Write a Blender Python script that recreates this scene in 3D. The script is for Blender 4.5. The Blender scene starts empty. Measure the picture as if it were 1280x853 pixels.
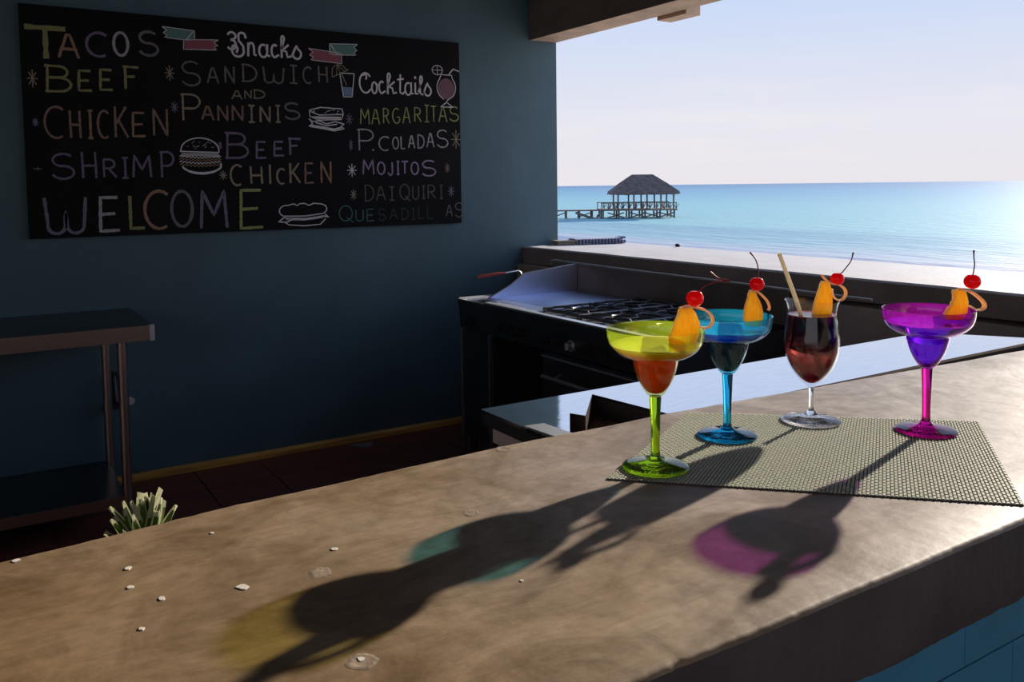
import bpy, bmesh, math, random
from mathutils import Vector, Matrix, noise

C = bpy.context.scene.collection
SC = bpy.context.scene
rad = math.radians

# ------------------------------------------------------------ camera
cam_data = bpy.data.cameras.new('camera')
cam = bpy.data.objects.new('camera', cam_data); C.objects.link(cam)
cam_data.sensor_width = 36.0
cam_data.sensor_fit = 'HORIZONTAL'
cam_data.lens = 1068.378 / 1280 * 36.0
cam_data.shift_y = -(426.5 - 301.854) / 1280
cam_data.clip_start = 0.02
cam_data.clip_end = 60000
yaw, pitch, roll = rad(32.39947608), rad(3.66451957), rad(-0.68688623)
f0 = Vector((math.sin(yaw), math.cos(yaw), 0)); r0 = Vector((math.cos(yaw), -math.sin(yaw), 0)); u0 = Vector((0, 0, 1))
fw = f0 * math.cos(pitch) - u0 * math.sin(pitch)
up = u0 * math.cos(pitch) + f0 * math.sin(pitch)
rt = r0 * math.cos(roll) + up * math.sin(roll)
up = up * math.cos(roll) - r0 * math.sin(roll)
M = Matrix((rt, up, -fw)).transposed().to_4x4()
M.translation = Vector((0, 0, 1.407))
cam.matrix_world = M
SC.camera = cam

# ------------------------------------------------------------ colour management and render quality
SC.view_settings.view_transform = 'Standard'
SC.view_settings.look = 'None'
SC.view_settings.gamma = 1.0
SC.view_settings.exposure = EXPOSURE = 0.12
SC.view_settings.use_curve_mapping = False
cy = SC.cycles
cy.use_denoising = True
cy.max_bounces = 16
cy.transmission_bounces = 14
cy.transparent_max_bounces = 16
cy.glossy_bounces = 6
cy.diffuse_bounces = 5
cy.caustics_reflective = False
cy.caustics_refractive = True
cy.sample_clamp_indirect = 6.0
cy.blur_glossy = 0.0

# ------------------------------------------------------------ sky and sun
W = bpy.data.worlds.new('sky'); SC.world = W; W.use_nodes = True
nt = W.node_tree; nt.nodes.clear()
tc = nt.nodes.new('ShaderNodeTexCoord')
sep = nt.nodes.new('ShaderNodeSeparateXYZ'); nt.links.new(tc.outputs['Generated'], sep.inputs[0])
ramp = nt.nodes.new('ShaderNodeValToRGB'); nt.links.new(sep.outputs['Z'], ramp.inputs[0])
e = ramp.color_ramp.elements
e[0].position = 0.0; e[0].color = (0.76, 0.73, 0.77, 1)
e[1].position = 1.0; e[1].color = (0.16, 0.28, 0.56, 1)
for p_, c_ in ((0.07, (0.74, 0.74, 0.81, 1)), (0.2, (0.55, 0.65, 0.86, 1)), (0.45, (0.36, 0.50, 0.78, 1))):
    k = e.new(p_); k.color = c_
mp = nt.nodes.new('ShaderNodeMapping'); mp.inputs['Scale'].default_value = (3.0, 3.0, 22.0)
nt.links.new(tc.outputs['Generated'], mp.inputs[0])
nz = nt.nodes.new('ShaderNodeTexNoise'); nz.inputs['Scale'].default_value = 2.2; nz.inputs['Detail'].default_value = 7
nt.links.new(mp.outputs[0], nz.inputs['Vector'])
cr = nt.nodes.new('ShaderNodeValToRGB'); nt.links.new(nz.outputs['Fac'], cr.inputs[0])
cr.color_ramp.elements[0].position = 0.5; cr.color_ramp.elements[0].color = (0, 0, 0, 1)
cr.color_ramp.elements[1].position = 0.75; cr.color_ramp.elements[1].color = (0.5, 0.5, 0.5, 1)
band = nt.nodes.new('ShaderNodeValToRGB'); nt.links.new(sep.outputs['Z'], band.inputs[0])
b_ = band.color_ramp.elements
b_[0].position = 0.01; b_[0].color = (0.25, 0.25, 0.25, 1); b_[1].position = 0.14; b_[1].color = (0.15, 0.15, 0.15, 1)
k = b_.new(0.055); k.color = (0.85, 0.85, 0.85, 1)
mul = nt.nodes.new('ShaderNodeMath'); mul.operation = 'MULTIPLY'
nt.links.new(cr.outputs[0], mul.inputs[0]); nt.links.new(band.outputs[0], mul.inputs[1])
mx = nt.nodes.new('ShaderNodeMix'); mx.data_type = 'RGBA'
nt.links.new(mul.outputs[0], mx.inputs['Factor']); nt.links.new(ramp.outputs[0], mx.inputs['A'])
mx.inputs['B'].default_value = (0.88, 0.82, 0.80, 1)
bg = nt.nodes.new('ShaderNodeBackground'); nt.links.new(mx.outputs['Result'], bg.inputs[0]); bg.inputs[1].default_value = 1.0
wo = nt.nodes.new('ShaderNodeOutputWorld'); nt.links.new(bg.outputs[0], wo.inputs[0])

sun_d = bpy.data.lights.new('sun', 'SUN'); sun_d.energy = 6.5; sun_d.color = (1.0, 0.89, 0.76); sun_d.angle = rad(0.9)
sun = bpy.data.objects.new('sun', sun_d); C.objects.link(sun)
el, az = rad(18.8), rad(15.0)
sdir = Vector((math.cos(el) * math.cos(az), math.cos(el) * math.sin(az), math.sin(el)))   # towards the sun
sun.rotation_euler = sdir.to_track_quat('Z', 'Y').to_euler()
sun.location = sdir * 20

# ------------------------------------------------------------ helpers
def tag(o, label=None, cat=None, group=None, kind=None):
    if label: o['label'] = label
    if cat: o['category'] = cat
    if group: o['group'] = group
    if kind: o['kind'] = kind
    return o

def empty(name, loc=(0, 0, 0), rz=0.0):
    o = bpy.data.objects.new(name, None); C.objects.link(o)
    o.location = loc; o.rotation_euler = (0, 0, rz); o.empty_display_size = 0.05
    return o

def build(name, bm, mats, parent=None, smooth=False, loc=None):
    me = bpy.data.meshes.new(name)
    bmesh.ops.recalc_face_normals(bm, faces=bm.faces)
    bm.to_mesh(me); bm.free()
    if smooth:
        for p in me.polygons: p.use_smooth = True
    if any(p.use_smooth for p in me.polygons): me.set_sharp_from_angle(angle=rad(58))
    for m in (mats if isinstance(mats, (list, tuple)) else [mats]): me.materials.append(m)
    o = bpy.data.objects.new(name, me); C.objects.link(o)
    if parent: o.parent = parent
    if loc: o.location = loc
    return o

def box(bm, x0, x1, y0, y1, z0, z1, bev=0.0, mi=0):
    r = bmesh.ops.create_cube(bm, size=1.0)
    vs = r['verts']
    for v in vs:
        v.co = Vector((x0 if v.co.x < 0 else x1, y0 if v.co.y < 0 else y1, z0 if v.co.z < 0 else z1))
    fs = set(f for v in vs for f in v.link_faces)
    for f in fs: f.material_index = mi
    if bev > 0:
        es = list(set(e for v in vs for e in v.link_edges))
        bmesh.ops.bevel(bm, geom=es, offset=bev, segments=2, affect='EDGES', profile=0.7)
    return bm

def B(*a, **k): return box(bmesh.new(), *a, **k)

def tube(bm, pts, r, n=12, mi=0, caps=True):
    pts = [Vector(p) for p in pts]
    rs = r if isinstance(r, (list, tuple)) else [r] * len(pts)
    rings = []
    ref = None
    for i, p in enumerate(pts):
        t = (pts[min(i + 1, len(pts) - 1)] - pts[max(i - 1, 0)]).normalized()
        if ref is None:
            ref = Vector((0, 0, 1)) if abs(t.z) < 0.9 else Vector((1, 0, 0))
        a = (ref - t * ref.dot(t)).normalized(); b = t.cross(a); ref = a
        rings.append([bm.verts.new(p + (a * math.cos(2 * math.pi * j / n) + b * math.sin(2 * math.pi * j / n)) * rs[i]) for j in range(n)])
    for i in range(len(rings) - 1):
        for j in range(n):
            f = bm.faces.new((rings[i][j], rings[i][(j + 1) % n], rings[i + 1][(j + 1) % n], rings[i + 1][j])); f.material_index = mi; f.smooth = True
    if caps:
        for rg in (rings[0], rings[-1]):
            f = bm.faces.new(rg); f.material_index = mi
    return bm

def lathe(bm, prof, n=96, mi=0, cx=0.0, cy_=0.0):
    """closed profile [(r, z)...]; r == 0 gives a pole"""
    rings = []
    for r, z in prof:
        if r < 1e-6: rings.append([bm.verts.new((cx, cy_, z))])
        else: rings.append([bm.verts.new((cx + r * math.cos(2 * math.pi * j / n), cy_ + r * math.sin(2 * math.pi * j / n), z)) for j in range(n)])
    for a, b in zip(rings[:-1], rings[1:]):
        for j in range(n):
            k = (j + 1) % n
            if len(a) == 1 and len(b) == 1: continue
            if len(a) == 1: f = bm.faces.new((a[0], b[j], b[k]))
            elif len(b) == 1: f = bm.faces.new((a[j], a[k], b[0]))
            else: f = bm.faces.new((a[j], a[k], b[k], b[j]))
            f.material_index = mi; f.smooth = True
    return bm

def smooth_prof(pts, sub=6):
    """Catmull-Rom through profile points"""
    out = []
    P = [pts[0]] + list(pts) + [pts[-1]]
    for i in range(1, len(P) - 2):
        p0, p1, p2, p3 = P[i - 1], P[i], P[i + 1], P[i + 2]
        for s in range(sub):
            t = s / sub
            out.append(tuple(0.5 * ((2 * p1[k]) + (-p0[k] + p2[k]) * t + (2 * p0[k] - 5 * p1[k] + 4 * p2[k] - p3[k]) * t * t + (-p0[k] + 3 * p1[k] - 3 * p2[k] + p3[k]) * t ** 3) for k in range(len(p1))))
    out.append(tuple(pts[-1]))
    return out

def prism(bm, outline, d0, d1, plane='xz', mi=0):
    """extrude a 2-D outline between depths d0 and d1"""
    def P(u, v, d):
        return {'xz': (u, d, v), 'yz': (d, u, v), 'xy': (u, v, d)}[plane]
    a = [bm.verts.new(P(u, v, d0)) for u, v in outline]; b = [bm.verts.new(P(u, v, d1)) for u, v in outline]
    n = len(outline)
    fs = [bm.faces.new(a), bm.faces.new(b[::-1])]
    for i in range(n): fs.append(bm.faces.new((a[i], b[i], b[(i + 1) % n], a[(i + 1) % n])))
    for f in fs: f.material_index = mi
    return bm

def ribbon(bm, pts, w, z0, thick=0.0006, mi=0, jit=0.0):
    """flat stroke in the xz plane (board lettering), front towards -Y at y=z0-thick"""
    pts = [Vector((p[0], 0, p[1])) for p in pts]
    L, R_ = [], []
    for i, p in enumerate(pts):
        t = (pts[min(i + 1, len(pts) - 1)] - pts[max(i - 1, 0)])
        if t.length < 1e-9: t = Vector((1, 0, 0))
        t.normalize(); nn = Vector((-t.z, 0, t.x))
        ww = w * 0.5 * (1 + random.uniform(-jit, jit))
        L.append(p + nn * ww); R_.append(p - nn * ww)
    lv = [bm.verts.new((q.x, z0 - thick, q.z)) for q in L]; rv = [bm.verts.new((q.x, z0 - thick, q.z)) for q in R_]
    lb = [bm.verts.new((q.x, z0, q.z)) for q in L]; rb = [bm.verts.new((q.x, z0, q.z)) for q in R_]
    for i in range(len(pts) - 1):
        for q in ((lv[i], lv[i + 1], rv[i + 1], rv[i]), (lb[i], lv[i], lv[i + 1], lb[i + 1])[::-1], (rv[i], rv[i + 1], rb[i + 1], rb[i])):
            f = bm.faces.new(q); f.material_index = mi
    for q in ((lv[0], lb[0], rb[0], rv[0]), (lv[-1], rv[-1], rb[-1], lb[-1])):
        f = bm.faces.new(q); f.material_index = mi
    return bm

def shade_smooth_by_angle(o, ang=40):
    me = o.data
    for p in me.polygons: p.use_smooth = True
    try: me.set_sharp_from_angle(angle=rad(ang))
    except Exception: pass
    return o

# ------------------------------------------------------------ materials
def new_mat(name):
    m = bpy.data.materials.new(name); m.use_nodes = True
    n = m.node_tree; n.nodes.clear()
    out = n.nodes.new('ShaderNodeOutputMaterial'); bs = n.nodes.new('ShaderNodeBsdfPrincipled')
    n.links.new(bs.outputs[0], out.inputs[0])
    return m, n, bs, out

def setp(bs, **k):
    names = dict(col='Base Color', rough='Roughness', metal='Metallic', spec='Specular IOR Level', trans='Transmission Weight', ior='IOR',
                 sss='Subsurface Weight', coat='Coat Weight')
    for a, v in k.items():
        if a == 'col' and len(v) == 3: v = (*v, 1)
        bs.inputs[names[a]].default_value = v

def mat(name, col, rough=0.6, metal=0.0, spec=0.5, var=0.0, scale=20.0, bump=0.0, bscale=60.0, col2=None, stretch=None, coat=0.0, detail=5):
    m, n, bs, out = new_mat(name)
    setp(bs, col=col, rough=rough, metal=metal, spec=spec, coat=coat)
    if var > 0 or col2 or bump > 0:
        t = n.nodes.new('ShaderNodeTexCoord'); src = t.outputs['Object']
        if stretch:
            mpn = n.nodes.new('ShaderNodeMapping'); mpn.inputs['Scale'].default_value = stretch
            n.links.new(src, mpn.inputs[0]); src = mpn.outputs[0]
        if var > 0 or col2:
            nz = n.nodes.new('ShaderNodeTexNoise'); nz.inputs['Scale'].default_value = scale; nz.inputs['Detail'].default_value = detail
            n.links.new(src, nz.inputs['Vector'])
            r = n.nodes.new('ShaderNodeValToRGB'); n.links.new(nz.outputs['Fac'], r.inputs[0])
            a = tuple(c * (1 - var) for c in col); b = tuple(min(1, c * (1 + var)) for c in (col2 or col))
            r.color_ramp.elements[0].position = 0.32; r.color_ramp.elements[0].color = (*a, 1)
            r.color_ramp.elements[1].position = 0.68; r.color_ramp.elements[1].color = (*b, 1)
            n.links.new(r.outputs[0], bs.inputs['Base Color'])
        if bump > 0:
            nb = n.nodes.new('ShaderNodeTexNoise'); nb.inputs['Scale'].default_value = bscale; nb.inputs['Detail'].default_value = 6
            n.links.new(src, nb.inputs['Vector'])
            bp = n.nodes.new('ShaderNodeBump'); bp.inputs['Strength'].default_value = bump; bp.inputs['Distance'].default_value = 0.01
            n.links.new(nb.outputs['Fac'], bp.inputs['Height']); n.links.new(bp.outputs[0], bs.inputs['Normal'])
    return m

def glass_mat(name, col, clear=0.3, ior=1.45, tcol=None, rough=0.0):
    m, n, bs, out = new_mat(name)
    setp(bs, col=col, rough=rough, trans=1.0, ior=ior)
    tr = n.nodes.new('ShaderNodeBsdfTransparent'); tr.inputs[0].default_value = (*(tcol or col), 1)
    mxn = n.nodes.new('ShaderNodeMixShader'); mxn.inputs[0].default_value = clear
    n.links.new(bs.outputs[0], mxn.inputs[1]); n.links.new(tr.outputs[0], mxn.inputs[2]); n.links.new(mxn.outputs[0], out.inputs[0])
    return m

def thin_glass_mat(name, col, ior=1.5, gloss=1.0, haze=0.0, hcol=None):
    """thin tinted wall: lets light straight through, mirrors it by Fresnel"""
    m, n, bs, out = new_mat(name); n.nodes.remove(bs)
    tr = n.nodes.new('ShaderNodeBsdfTransparent'); tr.inputs[0].default_value = (*col, 1)
    gl = n.nodes.new('ShaderNodeBsdfGlossy'); gl.inputs['Roughness'].default_value = 0.02; gl.inputs[0].default_value = (gloss, gloss, gloss, 1)
    fr = n.nodes.new('ShaderNodeFresnel'); fr.inputs[0].default_value = ior
    ge = n.nodes.new('ShaderNodeNewGeometry'); su = n.nodes.new('ShaderNodeMath'); su.operation = 'SUBTRACT'; su.use_clamp = True
    n.links.new(fr.outputs[0], su.inputs[0]); n.links.new(ge.outputs['Backfacing'], su.inputs[1])
    mxn = n.nodes.new('ShaderNodeMixShader'); n.links.new(su.outputs[0], mxn.inputs[0])
    src = tr.outputs[0]
    if haze > 0:      # slightly milky tinted plastic
        tl = n.nodes.new('ShaderNodeBsdfTranslucent'); tl.inputs[0].default_value = (*(hcol or col), 1)
        m2 = n.nodes.new('ShaderNodeMixShader'); m2.inputs[0].default_value = haze
        n.links.new(tr.outputs[0], m2.inputs[1]); n.links.new(tl.outputs[0], m2.inputs[2]); src = m2.outputs[0]
    n.links.new(src, mxn.inputs[1]); n.links.new(gl.outputs[0], mxn.inputs[2]); n.links.new(mxn.outputs[0], out.inputs[0])
    return m

def drink_mat(name, stops, z0, z1, cloudy=0.25, glow=None):
    """layered drink: colour changes with height inside the glass"""
    m, n, bs, out = new_mat(name)
    setp(bs, rough=0.02, trans=1.0, ior=1.33)
    t = n.nodes.new('ShaderNodeTexCoord'); s = n.nodes.new('ShaderNodeSeparateXYZ'); n.links.new(t.outputs['Object'], s.inputs[0])
    mr = n.nodes.new('ShaderNodeMapRange'); mr.inputs['From Min'].default_value = z0; mr.inputs['From Max'].default_value = z1
    n.links.new(s.outputs['Z'], mr.inputs['Value'])
    r = n.nodes.new('ShaderNodeValToRGB'); n.links.new(mr.outputs[0], r.inputs[0])
    r.color_ramp.elements[0].position = stops[0][0]; r.color_ramp.elements[0].color = (*stops[0][1], 1)
    r.color_ramp.elements[1].position = stops[-1][0]; r.color_ramp.elements[1].color = (*stops[-1][1], 1)
    for p_, c_ in stops[1:-1]:
        k = r.color_ramp.elements.new(p_); k.color = (*c_, 1)
    n.links.new(r.outputs[0], bs.inputs['Base Color'])
    tl = n.nodes.new('ShaderNodeBsdfPrincipled'); n.links.new(r.outputs[0], tl.inputs['Base Color'])
    setp(tl, rough=0.1, sss=1.0, ior=1.33); tl.inputs['Subsurface Radius'].default_value = (1, 1, 1); tl.inputs['Subsurface Scale'].default_value = 0.08
    mxn = n.nodes.new('ShaderNodeMixShader'); mxn.inputs[0].default_value = cloudy
    n.links.new(bs.outputs[0], mxn.inputs[1]); n.links.new(tl.outputs[0], mxn.inputs[2]); n.links.new(mxn.outputs[0], out.inputs[0])
    return m

random.seed(7)
# ================================================================ MATERIALS
m_wall = mat('teal_wall_paint', (0.09, 0.165, 0.20), rough=0.55, var=0.10, scale=2.5, bump=0.25, bscale=9)
m_ceil = mat('ceiling_plaster', (0.16, 0.14, 0.13), rough=0.8, var=0.1, bump=0.2, bscale=20)
m_darkwood = mat('dark_concrete_beam', (0.26, 0.20, 0.17), rough=0.75, var=0.2, scale=6, bump=0.4, bscale=30, stretch=(1, 0.3, 1))
m_tile = mat('terracotta_tile', (0.24, 0.065, 0.05), rough=0.4, var=0.25, scale=5, bump=0.05, bscale=30)
m_grout = mat('grout', (0.10, 0.07, 0.06), rough=0.9)
m_base = mat('ochre_baseboard', (0.80, 0.42, 0.09), rough=0.5, var=0.3, scale=8, stretch=(0.4, 4, 4))
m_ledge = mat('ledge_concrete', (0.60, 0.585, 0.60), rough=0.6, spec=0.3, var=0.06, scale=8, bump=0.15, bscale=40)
m_ledge_face = mat('ledge_face_shaded', (0.38, 0.31, 0.28), rough=0.7, var=0.15, scale=7, bump=0.3, bscale=25)  # darker copy of the ledge concrete, with the shade on these faces painted in
m_lower = mat('lower_wall_render', (0.66, 0.56, 0.52), rough=0.6, var=0.08, scale=4)
m_blue = mat('blue_glazed_tile', (0.10, 0.36, 0.54), rough=0.3, var=0.12, scale=6)
m_steel = mat('brushed_steel', (0.80, 0.80, 0.82), rough=0.10, metal=1.0, var=0.04, scale=30, bump=0.02, bscale=40, stretch=(0.3, 6, 1))
m_steel_top = mat('prep_table_steel', (0.84, 0.84, 0.86), rough=0.05, metal=1.0, var=0.05, scale=18, bump=0.012, bscale=22, stretch=(1.2, 5, 1))
m_steel_dull = mat('dull_steel', (0.42, 0.36, 0.33), rough=0.32, metal=1.0, bump=0.03, bscale=60, stretch=(0.3, 5, 5))
m_splash = mat('sky_tinted_steel', (0.66, 0.72, 1.0), rough=0.35, metal=1.0, var=0.08, scale=4)  # the blue is the sky's reflection painted into the steel colour
m_black = mat('black_enamel', (0.045, 0.047, 0.052), rough=0.3, var=0.2, scale=5)
m_cavity = mat('cabinet_interior_black', (0.008, 0.008, 0.009), rough=0.7)
m_iron = mat('cast_iron', (0.14, 0.13, 0.13), rough=0.38, metal=0.6, bump=0.1, bscale=80)
m_trim = mat('bright_trim_steel', (0.85, 0.86, 0.88), rough=0.42, metal=1.0)
m_beige = mat('beige_panel', (0.80, 0.62, 0.54), rough=0.5, var=0.1, scale=10)
m_brown = mat('brown_basin', (0.34, 0.24, 0.19), rough=0.4, metal=0.2, var=0.25, scale=25, stretch=(6, 1, 1))  # brown with streaky variation
m_brown2 = mat('dark_basin_wall', (0.20, 0.16, 0.15), rough=0.4, metal=0.2, var=0.1, scale=10)

def steel_counter_mat(): pass

# ================================================================ SETTING
WY = 4.435
# floor of terracotta tiles
floor = build('floor', B(-3.0, 3.1, -3.5, WY, -0.12, -0.004), m_grout); tag(floor, kind='structure')
pitch_t = 0.325
tm = bmesh.new(); box(tm, 0.003, pitch_t - 0.003, 0.003, pitch_t - 0.003, -0.004, 0.0, bev=0.0015)
tile_me = bpy.data.meshes.new('tile'); tm.to_mesh(tile_me); tm.free(); tile_me.materials.append(m_tile)
y_start = WY - pitch_t * 7
for j in range(7):
    for i in range(9):
        x = 0.242 + pitch_t * (i - 1)
        if x > 2.85 - pitch_t: continue
        o = bpy.data.objects.new('tile', tile_me); C.objects.link(o); o.parent = floor
        o.location = (x, y_start + j * pitch_t, random.uniform(-0.0006, 0.0006)); o.rotation_euler = (0, 0, random.uniform(-0.002, 0.002))

wall_back = build('wall_back', B(-3.0, 3.16, WY, WY + 0.2, -0.12, 2.6), m_wall); tag(wall_back, kind='structure')
base = bmesh.new()
pr = [(WY, 0.0), (WY - 0.022, 0.0), (WY - 0.022, 0.024), (WY - 0.014, 0.034), (WY, 0.036)]
prism(base, pr, -2.99, 2.84, plane='yz')
tag(build('baseboard_back', base, m_base), kind='structure')
wall_left_bounce = build('wall_left_bounce', B(-3.2, -3.0, 0.93, WY + 0.2, -0.12, 2.6), mat('bounce_wall_paint', (0.62, 0.54, 0.46), rough=0.7)); tag(wall_left_bounce, kind='structure')  # out of view; left pale and open at one end to bounce light inside
sky_block_wall = build('sky_block_wall', B(-1.2, 3.16, -3.7, -3.5, -0.12, 2.6), mat('sky_block_wall_paint', (0.46, 0.42, 0.38), rough=0.8)); tag(sky_block_wall, kind='structure')  # unseen, added to screen the sky behind the camera from the glasses
bounce_terrace = build('bounce_ground', B(-12.0, -3.2, -14.0, 8.0, -0.14, -0.02), mat('bounce_paving', (0.42, 0.38, 0.33), rough=0.8, var=0.1, scale=3)); tag(bounce_terrace, kind='structure')  # unseen paving added outside so that sunlit ground brightens the interior
ceil = build('ceiling', B(-3.2, 3.16, -3.7, WY + 0.2, 2.6, 2.8), m_ceil); tag(ceil, kind='structure')

# open window onto the sea: low wall, thick ledge and the beam over it
win = empty('window_1', (2.86, WY, 0)); tag(win, kind='structure')
def wpart(name, bm, m):
    o = build(name, bm, m); o.parent = win; o.location = (-2.86, -WY, 0); return o
wpart('lower_wall', B(2.86, 3.35, -3.5, WY - 0.002, -0.12, 0.93), m_lower)
lb = bmesh.new()
ny = 120
sec = []
for i in range(ny + 1):
    y = -3.5 + (WY - 0.001 + 3.5) * i / ny
    n1 = noise.noise(Vector((y * 3.1, 0, 0))) * 0.004; n2 = noise.noise(Vector((y * 2.3, 5, 0))) * 0.006
    zt = 1.037 + n1 * 0.5
    sec.append([(2.892 + n1, 0.932 + 0.02 * (WY - y) / 4 + n2), (2.890 + n1, zt - 0.008), (2.898 + n1, zt), (3.565 + n2, zt), (3.575 + n2, zt - 0.01), (3.575, 0.94)])
rings = [[lb.verts.new((p[0], -3.5 + (WY - 0.001 + 3.5) * i / ny, p[1])) for p in s] for i, s in enumerate(sec)]
for a, b in zip(rings[:-1], rings[1:]):
    for j in range(6):
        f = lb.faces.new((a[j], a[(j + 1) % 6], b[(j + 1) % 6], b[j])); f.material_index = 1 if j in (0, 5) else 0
lb.faces.new(rings[0]); lb.faces.new(rings[-1][::-1])
wpart('ledge', lb, [m_ledge, m_ledge_face])
m_beam_under = mat('beam_underside_lit', (0.62, 0.45, 0.32), rough=0.7, var=0.2, scale=8, bump=0.3, bscale=30)  # paler than the beam sides: light bounced off the ledge, put into the colour
bb = B(2.96, 3.158, -3.5, WY - 0.001, 2.305, 2.6, bev=0.004)
for f in bb.faces:
    if f.normal.z < -0.7: f.material_index = 1
wpart('beam', bb, [m_darkwood, m_beam_under])
wpart('bracket', B(3.159, 3.26, 3.28, 3.50, 2.285, 2.36, bev=0.004), m_beam_under)
wpart('cream_block', B(2.84, 2.859, 4.12, 4.42, 0.80, 0.93), mat('cream_paint', (0.55, 0.47, 0.36), rough=0.7))

# ================================================================ SEA, BEACH
def sea_mat():
    m, n, bs, out = new_mat('sea_water')
    g = n.nodes.new('ShaderNodeNewGeometry'); s = n.nodes.new('ShaderNodeSeparateXYZ'); n.links.new(g.outputs['Position'], s.inputs[0])
    # colour by distance from the shore (world X), with soft bands parallel to the shore
    nz = n.nodes.new('ShaderNodeTexNoise'); nz.inputs['Scale'].default_value = 1.0; nz.inputs['Detail'].default_value = 5
    mp = n.nodes.new('ShaderNodeMapping'); mp.inputs['Scale'].default_value = (0.09, 0.012, 1); n.links.new(g.outputs['Position'], mp.inputs[0]); n.links.new(mp.outputs[0], nz.inputs['Vector'])
    lg = n.nodes.new('ShaderNodeMath'); lg.operation = 'LOGARITHM'; lg.inputs[1].default_value = 10; n.links.new(s.outputs['X'], lg.inputs[0])
    ad = n.nodes.new('ShaderNodeMath'); ad.operation = 'MULTIPLY_ADD'; ad.inputs[1].default_value = 0.16; n.links.new(nz.outputs['Fac'], ad.inputs[0]); n.links.new(lg.outputs[0], ad.inputs[2])
    mr = n.nodes.new('ShaderNodeMapRange'); mr.inputs['From Min'].default_value = 1.48; mr.inputs['From Max'].default_value = 3.2; n.links.new(ad.outputs[0], mr.inputs['Value'])
    r = n.nodes.new('ShaderNodeValToRGB'); n.links.new(mr.outputs[0], r.inputs[0])
    e = r.color_ramp.elements
    e[0].position = 0.0; e[0].color = (0.50, 0.46, 0.54, 1)
    e[1].position = 1.0; e[1].color = (0.15, 0.29, 0.46, 1)
    for p_, c_ in ((0.10, (0.46, 0.44, 0.53)), (0.125, (0.18, 0.28, 0.46)), (0.15, (0.40, 0.46, 0.54)), (0.18, (0.28, 0.46, 0.54)), (0.21, (0.22, 0.40, 0.50)), (0.25, (0.28, 0.52, 0.57)), (0.42, (0.26, 0.50, 0.57)), (0.65, (0.19, 0.39, 0.54))):
        k = e.new(p_); k.color = (*c_, 1)
    n.links.new(r.outputs[0], bs.inputs['Base Color'])
    bs.inputs['Roughness'].default_value = 0.55; bs.inputs['Specular IOR Level'].default_value = 0.1
    w = n.nodes.new('ShaderNodeTexNoise'); w.inputs['Scale'].default_value = 1.0; w.inputs['Detail'].default_value = 8
    mp2 = n.nodes.new('ShaderNodeMapping'); mp2.inputs['Scale'].default_value = (0.9, 0.25, 1); n.links.new(g.outputs['Position'], mp2.inputs[0]); n.links.new(mp2.outputs[0], w.inputs['Vector'])
    bp = n.nodes.new('ShaderNodeBump'); bp.inputs['Strength'].default_value = 0.8; bp.inputs['Distance'].default_value = 0.3
    n.links.new(w.outputs['Fac'], bp.inputs['Height']); n.links.new(bp.outputs[0], bs.inputs['Normal'])
    return m
SEA_Z = -3.0
sm = bmesh.new()
# near water is a grid with low swells, far water a big sheet reaching the horizon
xs = [14 + 0.5 * i for i in range(0, 150)] + [90, 110, 150, 220, 400, 900, 2500, 8000, 30000]
ys = [-9000, -2500, -600, -150, -60, -30] + [-20 + 6 * i for i in range(0, 28)] + [170, 220, 400, 1200, 5000, 20000, 40000]
grid = []
for x in xs:
    row = []
    for y in ys:
        z = 0.0
        if x < 89:
            fade = max(0, min(1, (85 - x) / 50))
            ph = x * 0.62 + 1.3 * noise.noise(Vector((x * 0.02, y * 0.02, 0)))
            z = 0.16 * fade * (max(0, math.sin(ph)) ** 3) * (0.5 + 0.5 * noise.noise(Vector((x * 0.05, y * 0.03, 3))))
        row.append(sm.verts.new((x, y, SEA_Z + z)))
    grid.append(row)
for i in range(len(xs) - 1):
    for j in range(len(ys) - 1):
        f = sm.faces.new((grid[i][j], grid[i + 1][j], grid[i + 1][j + 1], grid[i][j + 1])); f.smooth = True
sea = build('sea', sm, sea_mat()); tag(sea, 'calm turquoise sea reaching the flat horizon', 'sea', kind='structure')
bm = bmesh.new()
a = [bm.verts.new(p) for p in ((3.6, -400, -1.4), (15.5, -400, -3.06), (15.5, 400, -3.06), (3.6, 400, -1.4), (-40, -400, -1.4), (-40, 400, -1.4))]
bm.faces.new((a[0], a[1], a[2], a[3])); bm.faces.new((a[4], a[0], a[3], a[5]))
beach = build('beach', bm, mat('sand', (0.62, 0.54, 0.44), rough=0.9, var=0.08, scale=3, bump=0.3, bscale=10)); tag(beach, kind='structure')

# ================================================================ PIER WITH THATCHED PAVILION
m_thatch = mat('weathered_thatch', (0.15, 0.115, 0.105), rough=0.95, var=0.4, scale=1.6, bump=0.8, bscale=5, stretch=(1, 1, 4))
m_pier = mat('pier_timber', (0.16, 0.12, 0.11), rough=0.85, var=0.25, scale=2)
pav = empty('pier_pavilion', (77.176, 88.975, SEA_Z), rad(-32.4))
tag(pav, 'thatched open pavilion on timber piles at the end of the pier', 'pavilion')
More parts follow.
